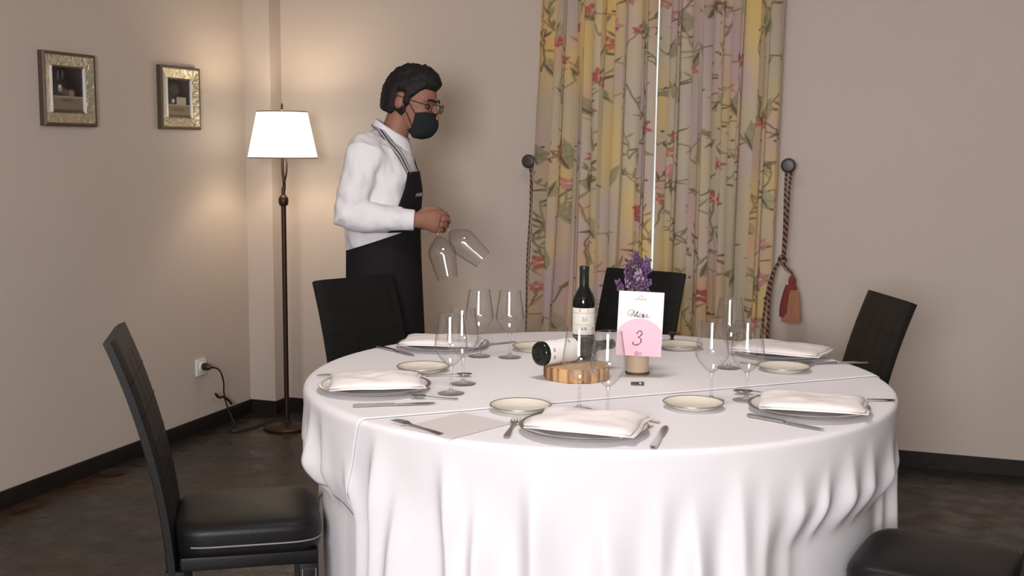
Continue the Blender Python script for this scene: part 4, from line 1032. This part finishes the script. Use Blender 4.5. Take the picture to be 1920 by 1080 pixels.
# collar
def coll(u, v):
    a = u*2*PI; front = max(0, math.cos(a)); r1 = .063+.012*(1-v)
    x = .034+(r1+.006*front)*math.cos(a); y = (r1+.003)*math.sin(a)
    return (x, y, 1.530+.034*v-.62*(x+.035)-.020*front*(1-v))
MB().grid(coll, 40, 5).build('collar', SHIRT, shirt, smooth=True, sharp=180, solid=.004)
tq = tilt_top(MB().rings(TORSO, 40)); bvh = BVHTree.FromPolygons([Vector(v) for v in tq.v], [tuple(f) for f in tq.f])
def wrap(p, d, off=.004):
    # first hit of the shirt from outside along d
    o_ = Vector(p)-Vector(d)*1.0; h, n, i, t = bvh.ray_cast(o_, Vector(d))
    return (h-Vector(d)*off) if h else Vector(p)
# trousers and shoes
tr = MB()
tr.rings([(-.004, 0, .84, .125, .165), (-.004, 0, .95, .132, .172), (-.006, 0, 1.06, .128, .168)], 32)
for s_, fx in ((-1, .05), (1, -.05)):
    tr.tube([(0, s_*.085, .92), (.01, s_*.09, .72), (.02+fx*.4, s_*.095, .53), (fx, s_*.095, .31), (fx-.015, s_*.095, .11)], [.108, .095, .078, .075, .072], 20)
remeshed('trousers', tr, .009, 4, TROUS, MAN, wr=.004, wscale=14, seed=9)
for s_, fx in ((-1, .05), (1, -.05)):
    b = MB(); FZ = .0598
    b.rings([(fx+.05, s_*.095, FZ, .135, .046), (fx+.05, s_*.095, FZ+.02, .138, .048), (fx+.045, s_*.095, FZ+.045, .125, .046), (fx+.01, s_*.095, FZ+.075, .085, .042), (fx-.01, s_*.095, FZ+.10, .055, .040)], 28, e=2.3)
    b.build('shoe', BLACKP, MAN, smooth=True, sharp=50)
# apron: wrap skirt, bib, straps
apr = None
def skirt(u, v):
    a = -2.55+5.1*u; z = 1.135-.62*v-.05*(1-math.cos(a))*(1-v)
    rx = .150+.012*v; ry = .190+.020*v
    f = .006*math.sin(a*9+1)*smoothstep(.1, 1, v)
    return (-.006+(rx+f)*math.cos(a)+.006*v, (ry+f)*math.sin(a), z)
apr = MB().grid(skirt, 70, 26).build('apron', APRON, MAN, smooth=True, sharp=180, solid=.003)
def bib(u, v):
    ha = 1.30-.52*v; a = (u*2-1)*ha; z = 1.12+.232*v
    d = Vector((-math.cos(a), -math.sin(a), 0)); p = wrap((-.004, 0, z), d, .012)
    return p
MB().grid(bib, 32, 22).build('bib', APRON, apr, smooth=True, sharp=180, solid=.003)
STRAP_D = mat('strap_dark', (.045, .042, .05), .8); STRAP_L = mat('strap_pale', (.42, .40, .43), .8)
for s_ in (-1, 1):
    top = bib(.5+s_*.455, 1.)
    path = []
    ctr = catmull([(top.x, top.y, top.z-.012), (lx(746), s_*.108, lz(290)), (lx(730), s_*.092, lz(250)), (lx(718), s_*.080, lz(232)), (lx(708), s_*.06, lz(228)), (lx(704), s_*.02, lz(229))], 5)
    for c in ctr:
        aim = Vector((-.02, 0, c.z-.06)) ; d = (aim-c).normalized(); h = bvh.ray_cast(c-d*.4, d)[0]; path.append((h-d*.010) if h else c)
    nrm = []
    for off, wd, mt_, nm in ((0, .013, STRAP_D, 'strap'), (.0015, .0035, STRAP_L, 'strap_stripe')):
        for lat in ((0,) if nm == 'strap' else (-.007, .007)):
            b = MB(); vs = []; fs = []
            for k, p in enumerate(path):
                t = (path[min(k+1, len(path)-1)]-path[max(k-1, 0)]).normalized(); out = (p-Vector((-.02, 0, p.z-.06))).normalized(); sd = t.cross(out).normalized()
                c = p+out*off+sd*lat
                vs += [c-sd*wd, c+sd*wd]
            for k in range(len(path)-1): fs.append((2*k, 2*k+1, 2*k+3, 2*k+2))
            b.add(vs, fs).build(nm, mt_, apr, smooth=True, sharp=180, solid=.002)
b = MB()
for k in range(5):
    a = -.52+.09*k; z = 1.255+.002*(k % 2); p = wrap((-.004, 0, z), Vector((-math.cos(a), -math.sin(a), 0)), .0155); q = wrap((-.004, 0, z+.012), Vector((-math.cos(a+.05), -math.sin(a+.05), 0)), .0155); b.tube([p, q], .0016, 5)
b.build('bib_emblem', GREYINK, apr)

# the figure stands a step behind the chair: bring it to its stature there
MSC = 4.85/4.65; MDZ = 1.45*(1-MSC)
def grow(o):
    if o.type == 'MESH': o.data.transform(Matrix.Translation((0, 0, MDZ)) @ Matrix.Scale(MSC, 4))
    for c in o.children: grow(c)
grow(MAN)
# two glasses hanging upside down by the stems from his hand
bpy.context.view_layer.update()
MW = MAN.matrix_world.copy()
for k, (px, py, dx, dz, yy, lab) in enumerate(((829, 412, .20, -.98, -.165, 'wine glass held upside down in the waiter\'s hand, hanging lower and nearer him'), (836, 411, .76, -.65, -.155, 'wine glass held in the waiter\'s hand, tilted outward toward the curtains'))):
    o = copy_tree(g0); o['label'] = lab; o['group'] = 'wine glasses held by the waiter'
    ax = Vector((dx, .05, dz)).normalized(); base = Vector((lx(px), yy, lz(py)))*MSC+Vector((0, 0, MDZ))-ax*.035*1.2
    axw = (MW.to_3x3() @ ax).normalized()
    o.rotation_euler = axw.to_track_quat('Z', 'Y').to_euler(); o.location = MW @ base; o.scale = (1.2,)*3
